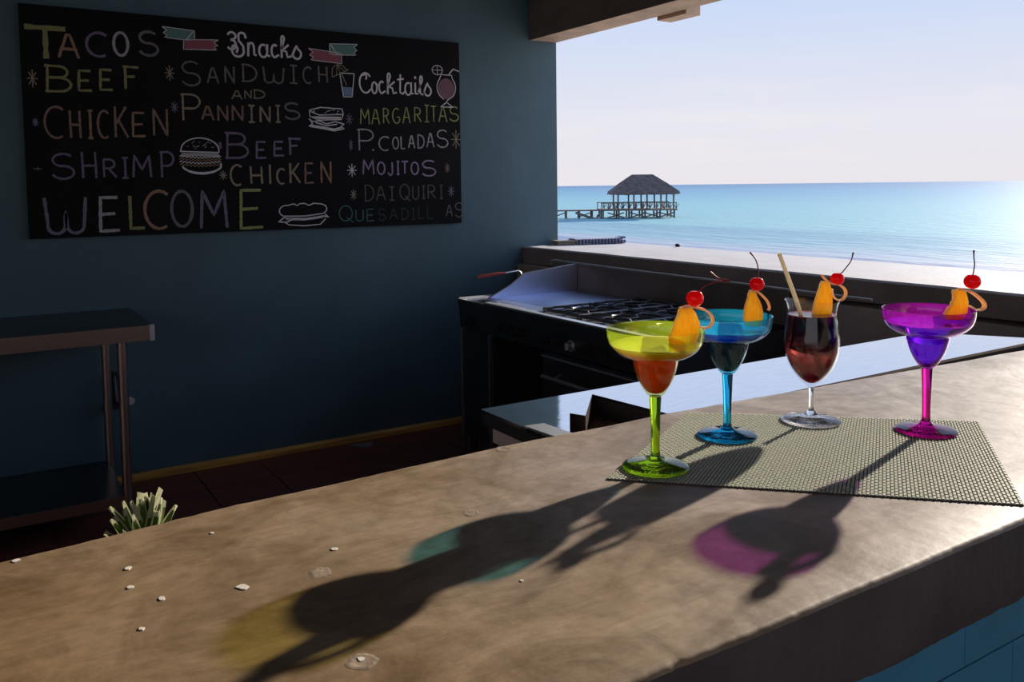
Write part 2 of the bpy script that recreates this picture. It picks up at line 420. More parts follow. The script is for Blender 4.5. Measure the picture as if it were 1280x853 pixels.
# local x = -4.3 .. 4.6 , depth -3..3
X0, X1, Yd = -3.95, 4.65, 3.0
bm = bmesh.new()
def hip(bm, ez, rz, ex0, ex1, ey, rx0, rx1, segs=28):
    """hipped roof with a ragged eave"""
    per = []
    for i in range(segs): per.append((ex0 + (ex1 - ex0) * i / segs, -ey))
    for i in range(segs // 2): per.append((ex1, -ey + 2 * ey * i / (segs // 2)))
    for i in range(segs): per.append((ex1 - (ex1 - ex0) * i / segs, ey))
    for i in range(segs // 2): per.append((ex0, ey - 2 * ey * i / (segs // 2)))
    rr = random.Random(3)
    lev = []
    for t in (0, 0.03, 0.25, 0.5, 0.75, 1.0):
        ring = []
        for (x, y) in per:
            rx = min(max(x, rx0), rx1)
            xx = x + (rx - x) * t; yy = y * (1 - t)
            z = ez + (rz - ez) * (t ** 0.92)
            j = 0.10 if t < 0.02 else 0.05
            ring.append(bm.verts.new((xx, yy, z + rr.uniform(-j, j) * (0 if t == 1 else 1) - (0.28 if t == 0 else 0))))
        lev.append(ring)
    for a, b in zip(lev[:-1], lev[1:]):
        n = len(a)
        for i in range(n): bm.faces.new((a[i], a[(i + 1) % n], b[(i + 1) % n], b[i]))
    bm.faces.new(lev[0][::-1])
    bmesh.ops.remove_doubles(bm, verts=lev[-1], dist=0.02)
hip(bm, 3.45, 5.85, X0 - 0.15, X1 + 0.2, Yd + 0.3, -1.1, 1.75)
build('thatched_roof', bm, m_thatch, pav)
for i, x in enumerate((-3.3, -1.2, 0.55, 2.4, 4.1)):
    for y in (-2.6, 2.6):
        build('post', tube(bmesh.new(), [(x, y, 1.15), (x, y, 3.5)], 0.11, 8), m_pier, pav)
bm = bmesh.new()
for y in (-2.6, 2.6): box(bm, -3.5, 4.3, y - 0.08, y + 0.08, 3.12, 3.3)
build('roof_beam', bm, m_pier, pav)
build('deck', B(-5.6, 4.55, -2.9, 2.9, 1.02, 1.2), m_pier, pav)
for y in (-2.75, 2.75):
    build('rail', B(-5.6, 4.5, y - 0.05, y + 0.05, 2.0, 2.10), m_pier, pav)
for x in (-5.5, -4.6, -3.75, -2.8, -1.9, -1.0, -0.1, 0.9, 1.8, 2.8, 3.6, 4.4):
    for y in (-2.75, 2.75):
        rr = tube(bmesh.new(), [(x, y, 1.15), (x, y, 2.05)], 0.07, 6)
        if x > -5: 
            tube(rr, [(x - 0.35, y, 1.9), (x, y, 1.25)], 0.04, 5); tube(rr, [(x + 0.35, y, 1.9), (x, y, 1.25)], 0.04, 5)
        build('rail_post', rr, m_pier, pav)
for x in (-5.3, -3.2, -1.5, 0.3, 2.3, 4.2):
    for y in (-2.5, 0.0, 2.5):
        build('pile', tube(bmesh.new(), [(x, y, -1.5), (x, y, 1.05)], 0.12, 8), m_pier, pav)
for x in (-4.4, -1.4, 0.4, 2.4):
    b = tube(bmesh.new(), [(x - 0.3, -2.5, 0.75), (x + 1.9, -2.5, 0.15)], 0.08, 6); build('brace', b, m_pier, pav)
    b = tube(bmesh.new(), [(x + 1.9, -2.5, 0.75), (x - 0.3, -2.5, 0.10)], 0.08, 6); build('brace', b, m_pier, pav)
build('swim_platform', B(-4.4, -2.1, -4.4, -2.95, -0.12, 0.12), mat('boat_hull', (0.04, 0.12, 0.17), rough=0.5), pav)
walk = empty('pier_walkway', (77.176, 88.975, SEA_Z), rad(-32.4))
tag(walk, 'timber walkway on piles leading left from the thatched pavilion', 'pier')
build('deck', B(-30, -5.62, -1.1, 1.1, 0.98, 1.14), m_pier, walk)
for k in range(14):
    x = -6.6 - k * 1.75
    for y in (-0.95, 0.95): build('pile', tube(bmesh.new(), [(x, y, -1.5), (x, y, 1.0)], 0.11, 8), m_pier, walk)
    if k % 2 == 0:
        build('brace', tube(bmesh.new(), [(x, -1.0, 0.85), (x - 1.7, -1.0, 0.25)], 0.07, 6), m_pier, walk)
build('stair', tube(bmesh.new(), [(-8.9, -1.5, 0.8), (-6.2, -1.9, -0.1), (-5.9, -1.9, 0.5)], 0.16, 6), m_pier, walk)

# ================================================================ BAR COUNTER
def concrete_mat():
    m, n, bs, out = new_mat('polished_concrete')
    t = n.nodes.new('ShaderNodeTexCoord'); ob = t.outputs['Object']
    s = n.nodes.new('ShaderNodeSeparateXYZ'); n.links.new(ob, s.inputs[0])
    n1 = n.nodes.new('ShaderNodeTexNoise'); n1.inputs['Scale'].default_value = 3.2; n1.inputs['Detail'].default_value = 7; n1.inputs['Distortion'].default_value = 0.6; n.links.new(ob, n1.inputs['Vector'])
    mr = n.nodes.new('ShaderNodeMapRange'); mr.inputs['From Min'].default_value = -0.05; mr.inputs['From Max'].default_value = 1.25
    a = n.nodes.new('ShaderNodeMath'); a.operation = 'MULTIPLY_ADD'; a.inputs[1].default_value = 0.9; n.links.new(n1.outputs['Fac'], a.inputs[0])
    a2 = n.nodes.new('ShaderNodeMath'); a2.operation = 'SUBTRACT'; a2.inputs[1].default_value = 0.45; n.links.new(s.outputs['X'], a2.inputs[0]); n.links.new(a2.outputs[0], a.inputs[2])
    n.links.new(a.outputs[0], mr.inputs['Value'])
    r = n.nodes.new('ShaderNodeValToRGB'); n.links.new(mr.outputs[0], r.inputs[0])
    e = r.color_ramp.elements
    e[0].position = 0.0; e[0].color = (0.27, 0.185, 0.105, 1); e[1].position = 1.0; e[1].color = (0.385, 0.365, 0.375, 1)
    k = e.new(0.35); k.color = (0.34, 0.26, 0.18, 1); k = e.new(0.68); k.color = (0.385, 0.335, 0.31, 1)
    # mottling and stains
    n2 = n.nodes.new('ShaderNodeTexNoise'); n2.inputs['Scale'].default_value = 6.5; n2.inputs['Detail'].default_value = 9; n2.inputs['Roughness'].default_value = 0.65; n2.inputs['Distortion'].default_value = 1.2; n.links.new(ob, n2.inputs['Vector'])
    r2 = n.nodes.new('ShaderNodeValToRGB'); n.links.new(n2.outputs['Fac'], r2.inputs[0])
    r2.color_ramp.elements[0].position = 0.36; r2.color_ramp.elements[0].color = (0.55, 0.48, 0.40, 1); r2.color_ramp.elements[1].position = 0.62; r2.color_ramp.elements[1].color = (1.12, 1.1, 1.08, 1)
    mu = n.nodes.new('ShaderNodeMix'); mu.data_type = 'RGBA'; mu.blend_type = 'MULTIPLY'; mu.inputs['Factor'].default_value = 0.85
    n.links.new(r.outputs[0], mu.inputs['A']); n.links.new(r2.outputs[0], mu.inputs['B'])
    n3 = n.nodes.new('ShaderNodeTexNoise'); n3.inputs['Scale'].default_value = 55; n3.inputs['Detail'].default_value = 5; n.links.new(ob, n3.inputs['Vector'])
    r3 = n.nodes.new('ShaderNodeValToRGB'); n.links.new(n3.outputs['Fac'], r3.inputs[0])
    r3.color_ramp.elements[0].position = 0.3; r3.color_ramp.elements[0].color = (0.72, 0.70, 0.66, 1); r3.color_ramp.elements[1].position = 0.55; r3.color_ramp.elements[1].color = (1, 1, 1, 1)
    mu2 = n.nodes.new('ShaderNodeMix'); mu2.data_type = 'RGBA'; mu2.blend_type = 'MULTIPLY'; mu2.inputs['Factor'].default_value = 0.6
    n.links.new(mu.outputs['Result'], mu2.inputs['A']); n.links.new(r3.outputs[0], mu2.inputs['B'])
    mpt = n.nodes.new('ShaderNodeMapping'); mpt.inputs['Scale'].default_value = (5, 26, 1); mpt.inputs['Rotation'].default_value = (0, 0, 0.35); n.links.new(ob, mpt.inputs[0])
    n4 = n.nodes.new('ShaderNodeTexNoise'); n4.inputs['Scale'].default_value = 2.4; n4.inputs['Detail'].default_value = 9; n4.inputs['Roughness'].default_value = 0.7; n4.inputs['Distortion'].default_value = 1.5; n.links.new(mpt.outputs[0], n4.inputs['Vector'])
    r4 = n.nodes.new('ShaderNodeValToRGB'); n.links.new(n4.outputs['Fac'], r4.inputs[0])
    r4.color_ramp.elements[0].position = 0.34; r4.color_ramp.elements[0].color = (0.60, 0.56, 0.50, 1); r4.color_ramp.elements[1].position = 0.62; r4.color_ramp.elements[1].color = (1.25, 1.22, 1.18, 1)
    mu3 = n.nodes.new('ShaderNodeMix'); mu3.data_type = 'RGBA'; mu3.blend_type = 'MULTIPLY'; mu3.inputs['Factor'].default_value = 0.35
    n.links.new(mu2.outputs['Result'], mu3.inputs['A']); n.links.new(r4.outputs[0], mu3.inputs['B'])
    n.links.new(mu3.outputs['Result'], bs.inputs['Base Color'])
    rr = n.nodes.new('ShaderNodeMapRange'); rr.inputs['To Min'].default_value = 0.42; rr.inputs['To Max'].default_value = 0.6; n.links.new(n2.outputs['Fac'], rr.inputs['Value']); n.links.new(rr.outputs[0], bs.inputs['Roughness'])
    bs.inputs['Specular IOR Level'].default_value = 0.22
    nb = n.nodes.new('ShaderNodeTexNoise'); nb.inputs['Scale'].default_value = 26; nb.inputs['Detail'].default_value = 8; n.links.new(ob, nb.inputs['Vector'])
    bp = n.nodes.new('ShaderNodeBump'); bp.inputs['Strength'].default_value = 0.22; bp.inputs['Distance'].default_value = 0.004; n.links.new(nb.outputs['Fac'], bp.inputs['Height'])
    bp2 = n.nodes.new('ShaderNodeBump'); bp2.inputs['Strength'].default_value = 0.35; bp2.inputs['Distance'].default_value = 0.012; n.links.new(n1.outputs['Fac'], bp2.inputs['Height']); n.links.new(bp.outputs[0], bp2.inputs['Normal'])
    n.links.new(bp2.outputs[0], bs.inputs['Normal'])
    return m
m_conc = concrete_mat()
m_conc_face = mat('counter_edge_shaded', (0.105, 0.08, 0.072), rough=0.75, var=0.25, scale=9, bump=0.5, bscale=30)  # same concrete as the top, darkened in colour for the shaded edge
CT = 1.05
counter = empty('bar_counter', (0.9, 0.7, 0)); tag(counter, 'long weathered concrete bar counter carrying the four cocktails', 'counter')
def cpart(name, bm, m, **k):
    o = build(name, bm, m, **k); o.parent = counter; o.location = (-0.9, -0.7, 0); return o
def back_y(x):
    P = [(-3, 0.93), (0.011, 0.955), (0.247, 0.978), (0.574, 0.992), (0.907, 0.99), (1.4, 0.962), (1.872, 0.934), (2.86, 0.90)]
    for (a, ya), (b, yb) in zip(P[:-1], P[1:]):
        if x <= b: return ya + (yb - ya) * (x - a) / (b - a)
    return P[-1][1]
sb = bmesh.new()
xs = []
x = -2.995
while x < 2.855:
    xs.append(x); x += 0.006 if -0.4 < x < 2.0 else 0.04
xs.append(2.855)
rings = []
for x in xs:
    q = lambda f, s: noise.noise(Vector((x * f, s, 0)))
    chip = max(0, q(38, 11) - 0.40) * 0.008 + 0.0010 * q(120, 3)
    fy = 0.456 + 0.0025 * q(6, 1) + chip
    by = back_y(x) + 0.004 * q(7, 2) + 0.0015 * q(60, 9)
    zb = 0.962 + 0.006 * q(9, 4) + 0.002 * q(40, 4)
    ys_ = [fy + 0.006 + (by - fy - 0.014) * k / 6 for k in range(7)]
    ring = [(fy + 0.002, zb), (fy, zb + 0.006), (fy, CT - 0.005 - 0.15 * chip), (fy + 0.002, CT - 0.0015 - chip * 0.3)]
    ring += [(y, CT) for y in ys_]
    ring += [(by - 0.003, CT - 0.002), (by, CT - 0.008), (by, 0.97), (by - 0.01, 0.962)]
    rings.append([sb.verts.new((x, y, z)) for y, z in ring])
NR = len(rings[0])
for a, b in zip(rings[:-1], rings[1:]):
    for j in range(NR):
        f = sb.faces.new((a[j], a[(j + 1) % NR], b[(j + 1) % NR], b[j]))
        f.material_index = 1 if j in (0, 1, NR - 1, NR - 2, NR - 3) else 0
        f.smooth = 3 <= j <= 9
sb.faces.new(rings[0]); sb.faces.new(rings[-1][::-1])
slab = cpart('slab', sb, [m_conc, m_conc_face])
cpart('counter_base', B(-2.99, 2.85, 0.51, 0.93, 0.0, 0.960), m_grout)
# glazed blue tiles cladding the front of the bar
tw, th = 0.20, 0.088
tmb = B(0.001, tw - 0.001, 0, 0.008, 0.001, th - 0.001, bev=0.001)
bt = bpy.data.meshes.new('tile'); tmb.to_mesh(bt); tmb.free(); bt.materials.append(m_blue)
for j in range(11):
    for i in range(18):
        x = -0.5 + i * tw + (0.1 if j % 2 else 0) 
        z = 0.958 - (j + 1) * th + 0.004
        if z < 0: continue
        o = bpy.data.objects.new('tile', bt); C.objects.link(o); o.parent = counter; o.location = (x - 0.9, 0.5015 - 0.7, z)
cpart('back_shelf', B(-2.99, 0.55, 0.93, 1.42, 0.70, 0.72), m_steel_dull)
cpart('shelf_support', B(-2.99, -2.9, 0.93, 1.40, 0.0, 0.70), m_steel_dull)
cpart('shelf_support', B(0.48, 0.54, 0.93, 1.40, 0.0, 0.70), m_steel_dull)
m_fleck = mat('white_fleck', (0.75, 0.70, 0.62), rough=0.8)
m_scar = mat('plaster_scar', (0.27, 0.20, 0.14), rough=0.85, var=0.3, scale=60, bump=0.15, bscale=90)
m_hole = mat('pitted_patch', (0.17, 0.12, 0.085), rough=0.9)
for fx, fy, sz in ((0.193, 0.764, 1.2), (0.128, 0.781, 0.7), (0.108, 0.819, 0.6), (0.112, 0.863, 0.7), (0.104, 0.735, 0.5), (0.291, 0.794, 0.7), (0.024, 0.942, 0.8), (0.199, 0.904, 0.4), (0.408, 0.633, 0.35), (0.236, 0.593, 0.6)):
    fb = bmesh.new(); n = 9; a0 = random.uniform(0, 6)
    ring = [(0.0042 * sz * (1 + random.uniform(-.3, .3)) * math.cos(t * 2 * math.pi / n), 0.0052 * sz * (1 + random.uniform(-.3, .3)) * math.sin(t * 2 * math.pi / n)) for t in range(n)]
    prism(fb, [(fx + a, fy + b) for a, b in ring], CT - 0.0005, CT + 0.0008, plane='xy')
    cpart('paint_fleck', fb, m_fleck)

for sx, sy, r_ in ((0.262, 0.752, 0.012), (0.236, 0.590, 0.013), (0.450, 0.80, 0.010), (0.60, 0.975, 0.012)):
    fb = bmesh.new(); n = 20
    outer_r = [r_ * (1 + random.uniform(-.15, .15)) for _ in range(n)]
    rings_ = []
    for kk, (q_, hz) in enumerate(((1.0, 0.0001), (0.75, 0.0004), (0.45, 0.0003))):
        rings_.append([fb.verts.new((sx + outer_r[t] * q_ * math.cos(t * 2 * math.pi / n) * 0.9, sy + outer_r[t] * q_ * math.sin(t * 2 * math.pi / n), CT + hz + random.uniform(0, 0.00008))) for t in range(n)])
    c_ = fb.verts.new((sx, sy, CT + 0.0004))
    for a, b in zip(rings_[:-1], rings_[1:]):
        for t in range(n): fb.faces.new((a[t], a[(t + 1) % n], b[(t + 1) % n], b[t]))
    for t in range(n): fb.faces.new((rings_[-1][t], rings_[-1][(t + 1) % n], c_))
    cpart('plaster_scar', fb, m_scar)

# ================================================================ CHALK MENU BOARD
BX, BZ, BY = 0.225, 1.197, 4.405          # lower left corner of the board, its front plane
board = empty('menu_board', (BX, BY, BZ)); tag(board, 'large black chalkboard with the handwritten food and cocktail menu on the teal wall', 'menu board')
m_board = mat('blackboard', (0.0075, 0.006, 0.007), rough=0.7, spec=0.2, var=0.35, scale=3)
build('panel', B(0, 2.222, 0, 0.028, 0, 1.048, bev=0.002), m_board, board)
def chalk(name, col, k=0.55):
    m, n, bs, out = new_mat('chalk_' + name)
    t = n.nodes.new('ShaderNodeTexCoord'); nz = n.nodes.new('ShaderNodeTexNoise'); nz.inputs['Scale'].default_value = 260; nz.inputs['Detail'].default_value = 3
    n.links.new(t.outputs['Object'], nz.inputs['Vector'])
    r = n.nodes.new('ShaderNodeValToRGB'); n.links.new(nz.outputs['Fac'], r.inputs[0])
    r.color_ramp.elements[0].position = 0.32; r.color_ramp.elements[0].color = (*[c * k for c in col], 1)
    r.color_ramp.elements[1].position = 0.55; r.color_ramp.elements[1].color = (*col, 1)
    n.links.new(r.outputs[0], bs.inputs['Base Color']); bs.inputs['Roughness'].default_value = 0.95; bs.inputs['Specular IOR Level'].default_value = 0.1
    return m
CH = {'W': ((0.90, 0.84, 0.86), 0.9), 'w': ((0.60, 0.55, 0.57), 0.5), 'g': ((0.27, 0.24, 0.24), 0.5), 'y': ((0.42, 0.40, 0.13), 0.5), 'l': ((0.50, 0.56, 0.14), 0.5),
      'o': ((0.55, 0.30, 0.16), 0.5), 'r': ((0.42, 0.24, 0.17), 0.5), 't': ((0.50, 0.39, 0.24), 0.5), 'd': ((0.42, 0.37, 0.24), 0.5), 'p': ((0.28, 0.21, 0.35), 0.5),
      'v': ((0.55, 0.38, 0.62), 0.5), 'b': ((0.27, 0.26, 0.38), 0.5), 'c': ((0.10, 0.30, 0.30), 0.5), 'k': ((0.25, 0.20, 0.15), 0.5), 'f': ((0.09, 0.11, 0.11), 0.5),
      'G': ((0.14, 0.36, 0.30), 0.7), 'R': ((0.48, 0.12, 0.16), 0.7), 'B': ((0.20, 0.38, 0.58), 0.6), 'M': ((0.30, 0.16, 0.20), 0.6)}
CH = {k: (tuple(c * 0.78 + 0.22 * sum(v[0]) / 3 for c in v[0]), v[1]) for k, v in CH.items()}
CHM = {k: chalk('tone_' + k, *v) for k, v in CH.items()}
KEYS = list(CHM); MATS = [CHM[k] for k in KEYS]
def arc(cx, cz, rx, rz, a0, a1, n=14):
    return [(cx + rx * math.cos(rad(a0 + (a1 - a0) * i / n)), cz + rz * math.sin(rad(a0 + (a1 - a0) * i / n))) for i in range(n + 1)]
GL = {
 'A': [[(0, 0), (.42, 1), (.58, 1), (1, 0)], [(.2, .38), (.8, .38)]],
 'B': [[(.08, 0), (.12, 1)], [(0, 1), (.5, .99)] + arc(.55, .77, .33, .22, 90, -90) + [(.12, .54)], [(.5, .55)] + arc(.55, .28, .45, .27, 90, -90) + [(0, 0)]],
 'C': [arc(.62, .5, .62, .5, 52, 300)], 'D': [[(.1, 0), (.1, 1)], [(0, 1)] + arc(.3, .5, .68, .5, 90, -90) + [(0, 0)]],
 'E': [[(.95, 1), (.08, 1), (.03, 0), (1, .02)], [(.05, .5), (.8, .52)]], 'F': [[(.15, 0), (.15, 1)], [(0, 1), (1, .98)], [(.15, .55), (.75, .57)]],
 'G': [arc(.58, .5, .56, .5, 55, 330) + [(.98, .42), (.6, .42)]], 'H': [[(.06, 0), (.02, 1)], [(.98, 0), (.94, 1)], [(.05, .48), (.95, .48)]],
 'I': [[(.5, 0), (.5, 1)], [(.05, 1), (.95, 1)], [(.05, 0), (.95, 0)]], 'J': [[(.75, 1), (.78, .3)] + arc(.42, .26, .36, .26, 0, -170)],
 'K': [[(.05, 0), (.05, 1)], [(.9, 1), (.08, .42)], [(.3, .56), (1, 0)]], 'L': [[(.1, 1), (.1, .02), (1, .02)]],
 'M': [[(0, 0), (.08, 1), (.5, .35), (.92, 1), (1, 0)]], 'N': [[(.04, 0), (.04, 1), (.94, 0), (.96, 1)]],
 'O': [arc(.5, .5, .48, .5, 90, 450, 24)], 'P': [[(.1, 0), (.1, 1)], [(0, .96), (.1, 1)] + arc(.5, .73, .46, .27, 90, -90) + [(.1, .46)]],
 'Q': [arc(.48, .55, .46, .45, 90, 450, 24), [(.55, .3), (1, 0)]], 'R': [[(.08, 0), (.08, 1)], [(.05, 1)] + arc(.45, .75, .42, .25, 90, -90) + [(.1, .5)], [(.4, .5), (1, 0)]],
 'S': [arc(.52, .75, .44, .25, 40, 250, 12) + arc(.5, .26, .46, .26, 80, -160, 14)], 'T': [[(.5, 0), (.5, 1)], [(0, .99), (1, 1)]],
 'U': [[(.04, 1), (.04, .3)] + arc(.5, .3, .46, .3, 180, 360) + [(.96, 1)]], 'W': [[(0, 1), (.06, .3)] + arc(.27, .22, .21, .22, 180, 350, 10) + [(.5, .62)] + arc(.73, .22, .21, .22, 190, 360, 10) + [(1, 1)]],
 '.': [arc(.5, .5, .4, .4, 0, 360, 8)],
 '&S': [[(.98, .78)] + arc(.78, .86, .18, .14, 0, 180, 10) + [(.62, .66), (.84, .45), (.86, .22)] + arc(.56, .22, .30, .22, 0, -180, 12) + arc(.40, .30, .14, .16, 180, -60, 12), arc(.26, .84, .20, .15, 170, -70, 12) + [(.2, .66)], [(.2, .68)] + arc(.24, .48, .22, .2, 80, -150, 12)],
 '&n': [[(.05, 0), (.1, 1)], [(.1, .6)] + arc(.42, .62, .3, .36, 160, 0, 10) + [(.74, .15), (1, .1)]],
 '&a': [arc(.42, .45, .38, .45, 60, 400, 18), [(.8, .95), (.78, .15), (1.05, .1)]],
 '&c': [arc(.52, .48, .42, .47, 50, 310, 14) + [(1.1, .2)]],
 '&k': [[(.12, 0), (.12, .85)] + arc(.26, .86, .14, .14, 180, 0, 8) + [(.12, .4)], [(.85, .62), (.2, .35), (.6, .3), (.7, .05), (1.05, .1)]],
 '&s': [[(0, .1), (.45, .95)] + arc(.5, .35, .38, .35, 70, -170, 14)],
 '&C': [arc(.6, .5, .58, .5, 40, 320, 18) + [(1.1, .2)], arc(.52, .8, .18, .14, -60, 160, 8)],
 '&o': [arc(.5, .42, .4, .42, 90, 450, 16), [(.6, .8), (1.1, .6)]],
 '&t': [[(.5, 1), (.42, .1), (.8, .02), (1.1, .15)], [(.05, .72), (.95, .78)]],
 '&i': [[(.4, .68), (.4, .08), (1.1, .08)], arc(.42, .95, .1, .05, 0, 360, 6)],
 '&l': [[(.0, .15), (.45, .55)] + arc(.55, .82, .22, .18, -20, 190, 10) + [(.35, .1), (.8, .02), (1.1, .15)]],
}
WORDS = [
    ('TACOS', [('T', 12, 187, 804, 954, 'y'), ('A', 144, 238, 814, 930, 'o'), ('C', 259, 356, 829, 950, 'p'), ('O', 373, 449, 840, 959, 'w'), ('S', 481, 584, 849, 973, 'g')]),
    ('BEEF', [('B', 84, 200, 660, 786, 'y'), ('E', 219, 286, 669, 771, 'y'), ('E', 309, 374, 677, 781, 'y'), ('F', 409, 489, 686, 802, 'y')]),
    ('CHICKEN', [('C', 76, 162, 450, 602, 'r'), ('H', 178, 231, 452, 587, 'r'), ('I', 251, 284, 453, 589, 'o'), ('C', 294, 349, 454, 591, 'r'), ('K', 366, 432, 459, 613, 'r'), ('E', 442, 509, 465, 586, 'o'), ('N', 535, 611, 471, 608, 'r')]),
    ('SHRIMP', [('S', 93, 200, 265, 389, 'p'), ('H', 220, 290, 268, 398, 'p'), ('R', 307, 375, 272, 365, 'p'), ('I', 389, 428, 268, 373, 'p'), ('M', 438, 527, 271, 385, 'p'), ('P', 560, 633, 270, 402, 'p')]),
    ('WELCOME', [('W', 58, 241, 13, 192, 'b'), ('E', 282, 381, 17, 189, 'w'), ('L', 409, 491, 23, 195, 'y'), ('C', 480, 600, 20, 217, 'o'), ('O', 600, 715, 27, 215, 'g'), ('M', 738, 878, 14, 214, 'b'), ('E', 929, 1059, 7, 215, 'l')]),
    ('Snacks', [('&S', 893, 1000, 874, 1005, 'W'), ('&n', 995, 1051, 879, 960, 'W'), ('&a', 1051, 1117, 880, 961, 'W'), ('&c', 1113, 1163, 883, 961, 'W'), ('&k', 1163, 1226, 883, 1006, 'W'), ('&s', 1221, 1290, 883, 966, 'W')]),
    ('SANDWICH', [('S', 671, 772, 719, 843, 'g'), ('A', 795, 856, 736, 819, 'g'), ('N', 880, 935, 741, 832, 'g'), ('D', 963, 1048, 754, 846, 'g'), ('W', 1072, 1188, 753, 842, 'g'), ('I', 1209, 1261, 758, 857, 'g'), ('C', 1282, 1334, 762, 854, 'g'), ('H', 1365, 1422, 771, 864, 'g')]),
    ('AND', [('A', 912, 968, 663, 711, 'd'), ('N', 976, 1016, 669, 717, 'd'), ('D', 1020, 1085, 672, 720, 'd')]),
    ('PANNINIS', [('P', 665, 767, 548, 684, 't'), ('A', 762, 827, 554, 629, 'r'), ('N', 839, 897, 552, 636, 'r'), ('N', 909, 973, 555, 639, 'r'), ('I', 989, 1033, 549, 642, 't'), ('N', 1049, 1111, 551, 640, 't'), ('I', 1128, 1165, 553, 647, 't'), ('S', 1174, 1268, 571, 663, 'g')]),
    ('BEEF', [('B', 868, 992, 365, 502, 'p'), ('E', 1023, 1085, 366, 460, 'b'), ('E', 1114, 1177, 379, 462, 'b'), ('F', 1190, 1267, 384, 480, 'b')]),
    ('CHICKEN', [('C', 891, 955, 228, 341, 't'), ('H', 991, 1060, 236, 334, 't'), ('I', 1085, 1106, 239, 338, 't'), ('C', 1127, 1177, 234, 322, 't'), ('K', 1195, 1259, 238, 351, 't'), ('E', 1276, 1333, 237, 351, 'r'), ('N', 1364, 1431, 237, 360, 'o')]),
    ('Cocktails', [('&C', 1594, 1664, 727, 844, 'W'), ('&o', 1663, 1710, 726, 809, 'W'), ('&c', 1706, 1753, 728, 807, 'W'), ('&k', 1754, 1822, 726, 850, 'W'), ('&t', 1817, 1871, 729, 849, 'W'), ('&a', 1865, 1925, 727, 812, 'W'), ('&i', 1920, 1955, 729, 841, 'W'), ('&l', 1950, 1991, 730, 847, 'W'), ('&s', 1980, 2046, 728, 814, 'W')]),
    ('MARGARITAS', [('M', 1598, 1655, 558, 649, 'l'), ('A', 1664, 1716, 560, 647, 'l'), ('R', 1731, 1774, 566, 654, 'l'), ('G', 1788, 1837, 568, 657, 'l'), ('A', 1852, 1902, 570, 664, 'l'), ('R', 1922, 1972, 581, 666, 'l'), ('I', 1987, 2023, 582, 682, 'l'), ('T', 2028, 2069, 584, 679, 'l'), ('A', 2079, 2137, 585, 677, 'l'), ('S', 2147, 2216, 592, 680, 'l')]),
    ('P.COLADAS', [('P', 1577, 1680, 414, 536, 'w'), ('.', 1664, 1678, 415, 428, 'w'), ('C', 1703, 1770, 415, 499, 'w'), ('O', 1785, 1829, 425, 497, 'w'), ('L', 1834, 1868, 426, 502, 'w'), ('A', 1883, 1928, 431, 508, 'w'), ('D', 1938, 1989, 432, 513, 'w'), ('A', 1999, 2051, 437, 524, 'w'), ('S', 2061, 2144, 438, 544, 'w')]),
    ('MOJITOS', [('M', 1605, 1676, 283, 371, 'v'), ('O', 1690, 1743, 283, 358, 'v'), ('J', 1753, 1796, 278, 358, 'v'), ('I', 1806, 1831, 282, 363, 'v'), ('T', 1836, 1885, 287, 363, 'v'), ('O', 1895, 1950, 282, 359, 'v'), ('S', 1961, 2063, 273, 369, 'v')]),
    ('DAIQUIRI', [('D', 1611, 1673, 138, 230, 'k'), ('A', 1682, 1740, 141, 221, 'k'), ('I', 1759, 1798, 139, 220, 'k'), ('Q', 1823, 1892, 133, 233, 'k'), ('U', 1902, 1948, 141, 223, 'k'), ('I', 1963, 1988, 145, 223, 'k'), ('R', 1998, 2055, 144, 227, 'k'), ('I', 2076, 2102, 143, 226, 'k')]),
    ('QUESADILLAS', [('Q', 1461, 1548, 23, 119, 'c'), ('U', 1557, 1608, 29, 95, 'c'), ('E', 1622, 1670, 27, 98, 'c'), ('S', 1689, 1742, 29, 96, 'f'), ('A', 1761, 1810, 32, 94, 'f'), ('D', 1830, 1880, 30, 97, 'f'), ('I', 1895, 1920, 28, 96, 'f'), ('L', 1935, 1976, 31, 100, 'f'), ('L', 1991, 2032, 29, 103, 'f'), ('A', 2116, 2163, 39, 109, 'g'), ('S', 2174, 2233, 33, 122, 'g')]),
]
STARS = [(21, 62, 680, 758, 't'), (601, 645, 741, 814, 't'), (621, 658, 588, 642, 'p'), (32, 57, 506, 542, 'b'), (29, 61, 309, 323, 'g'), (837, 861, 413, 453, 'p'), (840, 879, 261, 309, 't'), (1517, 1572, 274, 344, 'W'), (1532, 1569, 148, 205, 't'), (1530, 1553, 417, 474, 'p'), (1515, 1556, 555, 616, 'p'), (2160, 2224, 435, 542, 't'), (2115, 2147, 295, 351, 'r'), (2133, 2176, 156, 221, 'b')]
DOODLES = {'ribbon_green': (597, 745, 939, 997), 'ribbon_red': (691, 858, 897, 955), 'ribbon_red2': (1319, 1501, 881, 949), 'ribbon_green2': (1435, 1593, 922, 990), 'umbrella': (1445, 1540, 806, 878), 'tumbler': (1488, 1570, 701, 834), 'hurricane': (2041, 2219, 669, 911), 'sandwich': (1306, 1506, 518, 645), 'burger': (650, 855, 289, 470), 'hotdog': (1133, 1407, 14, 136)}

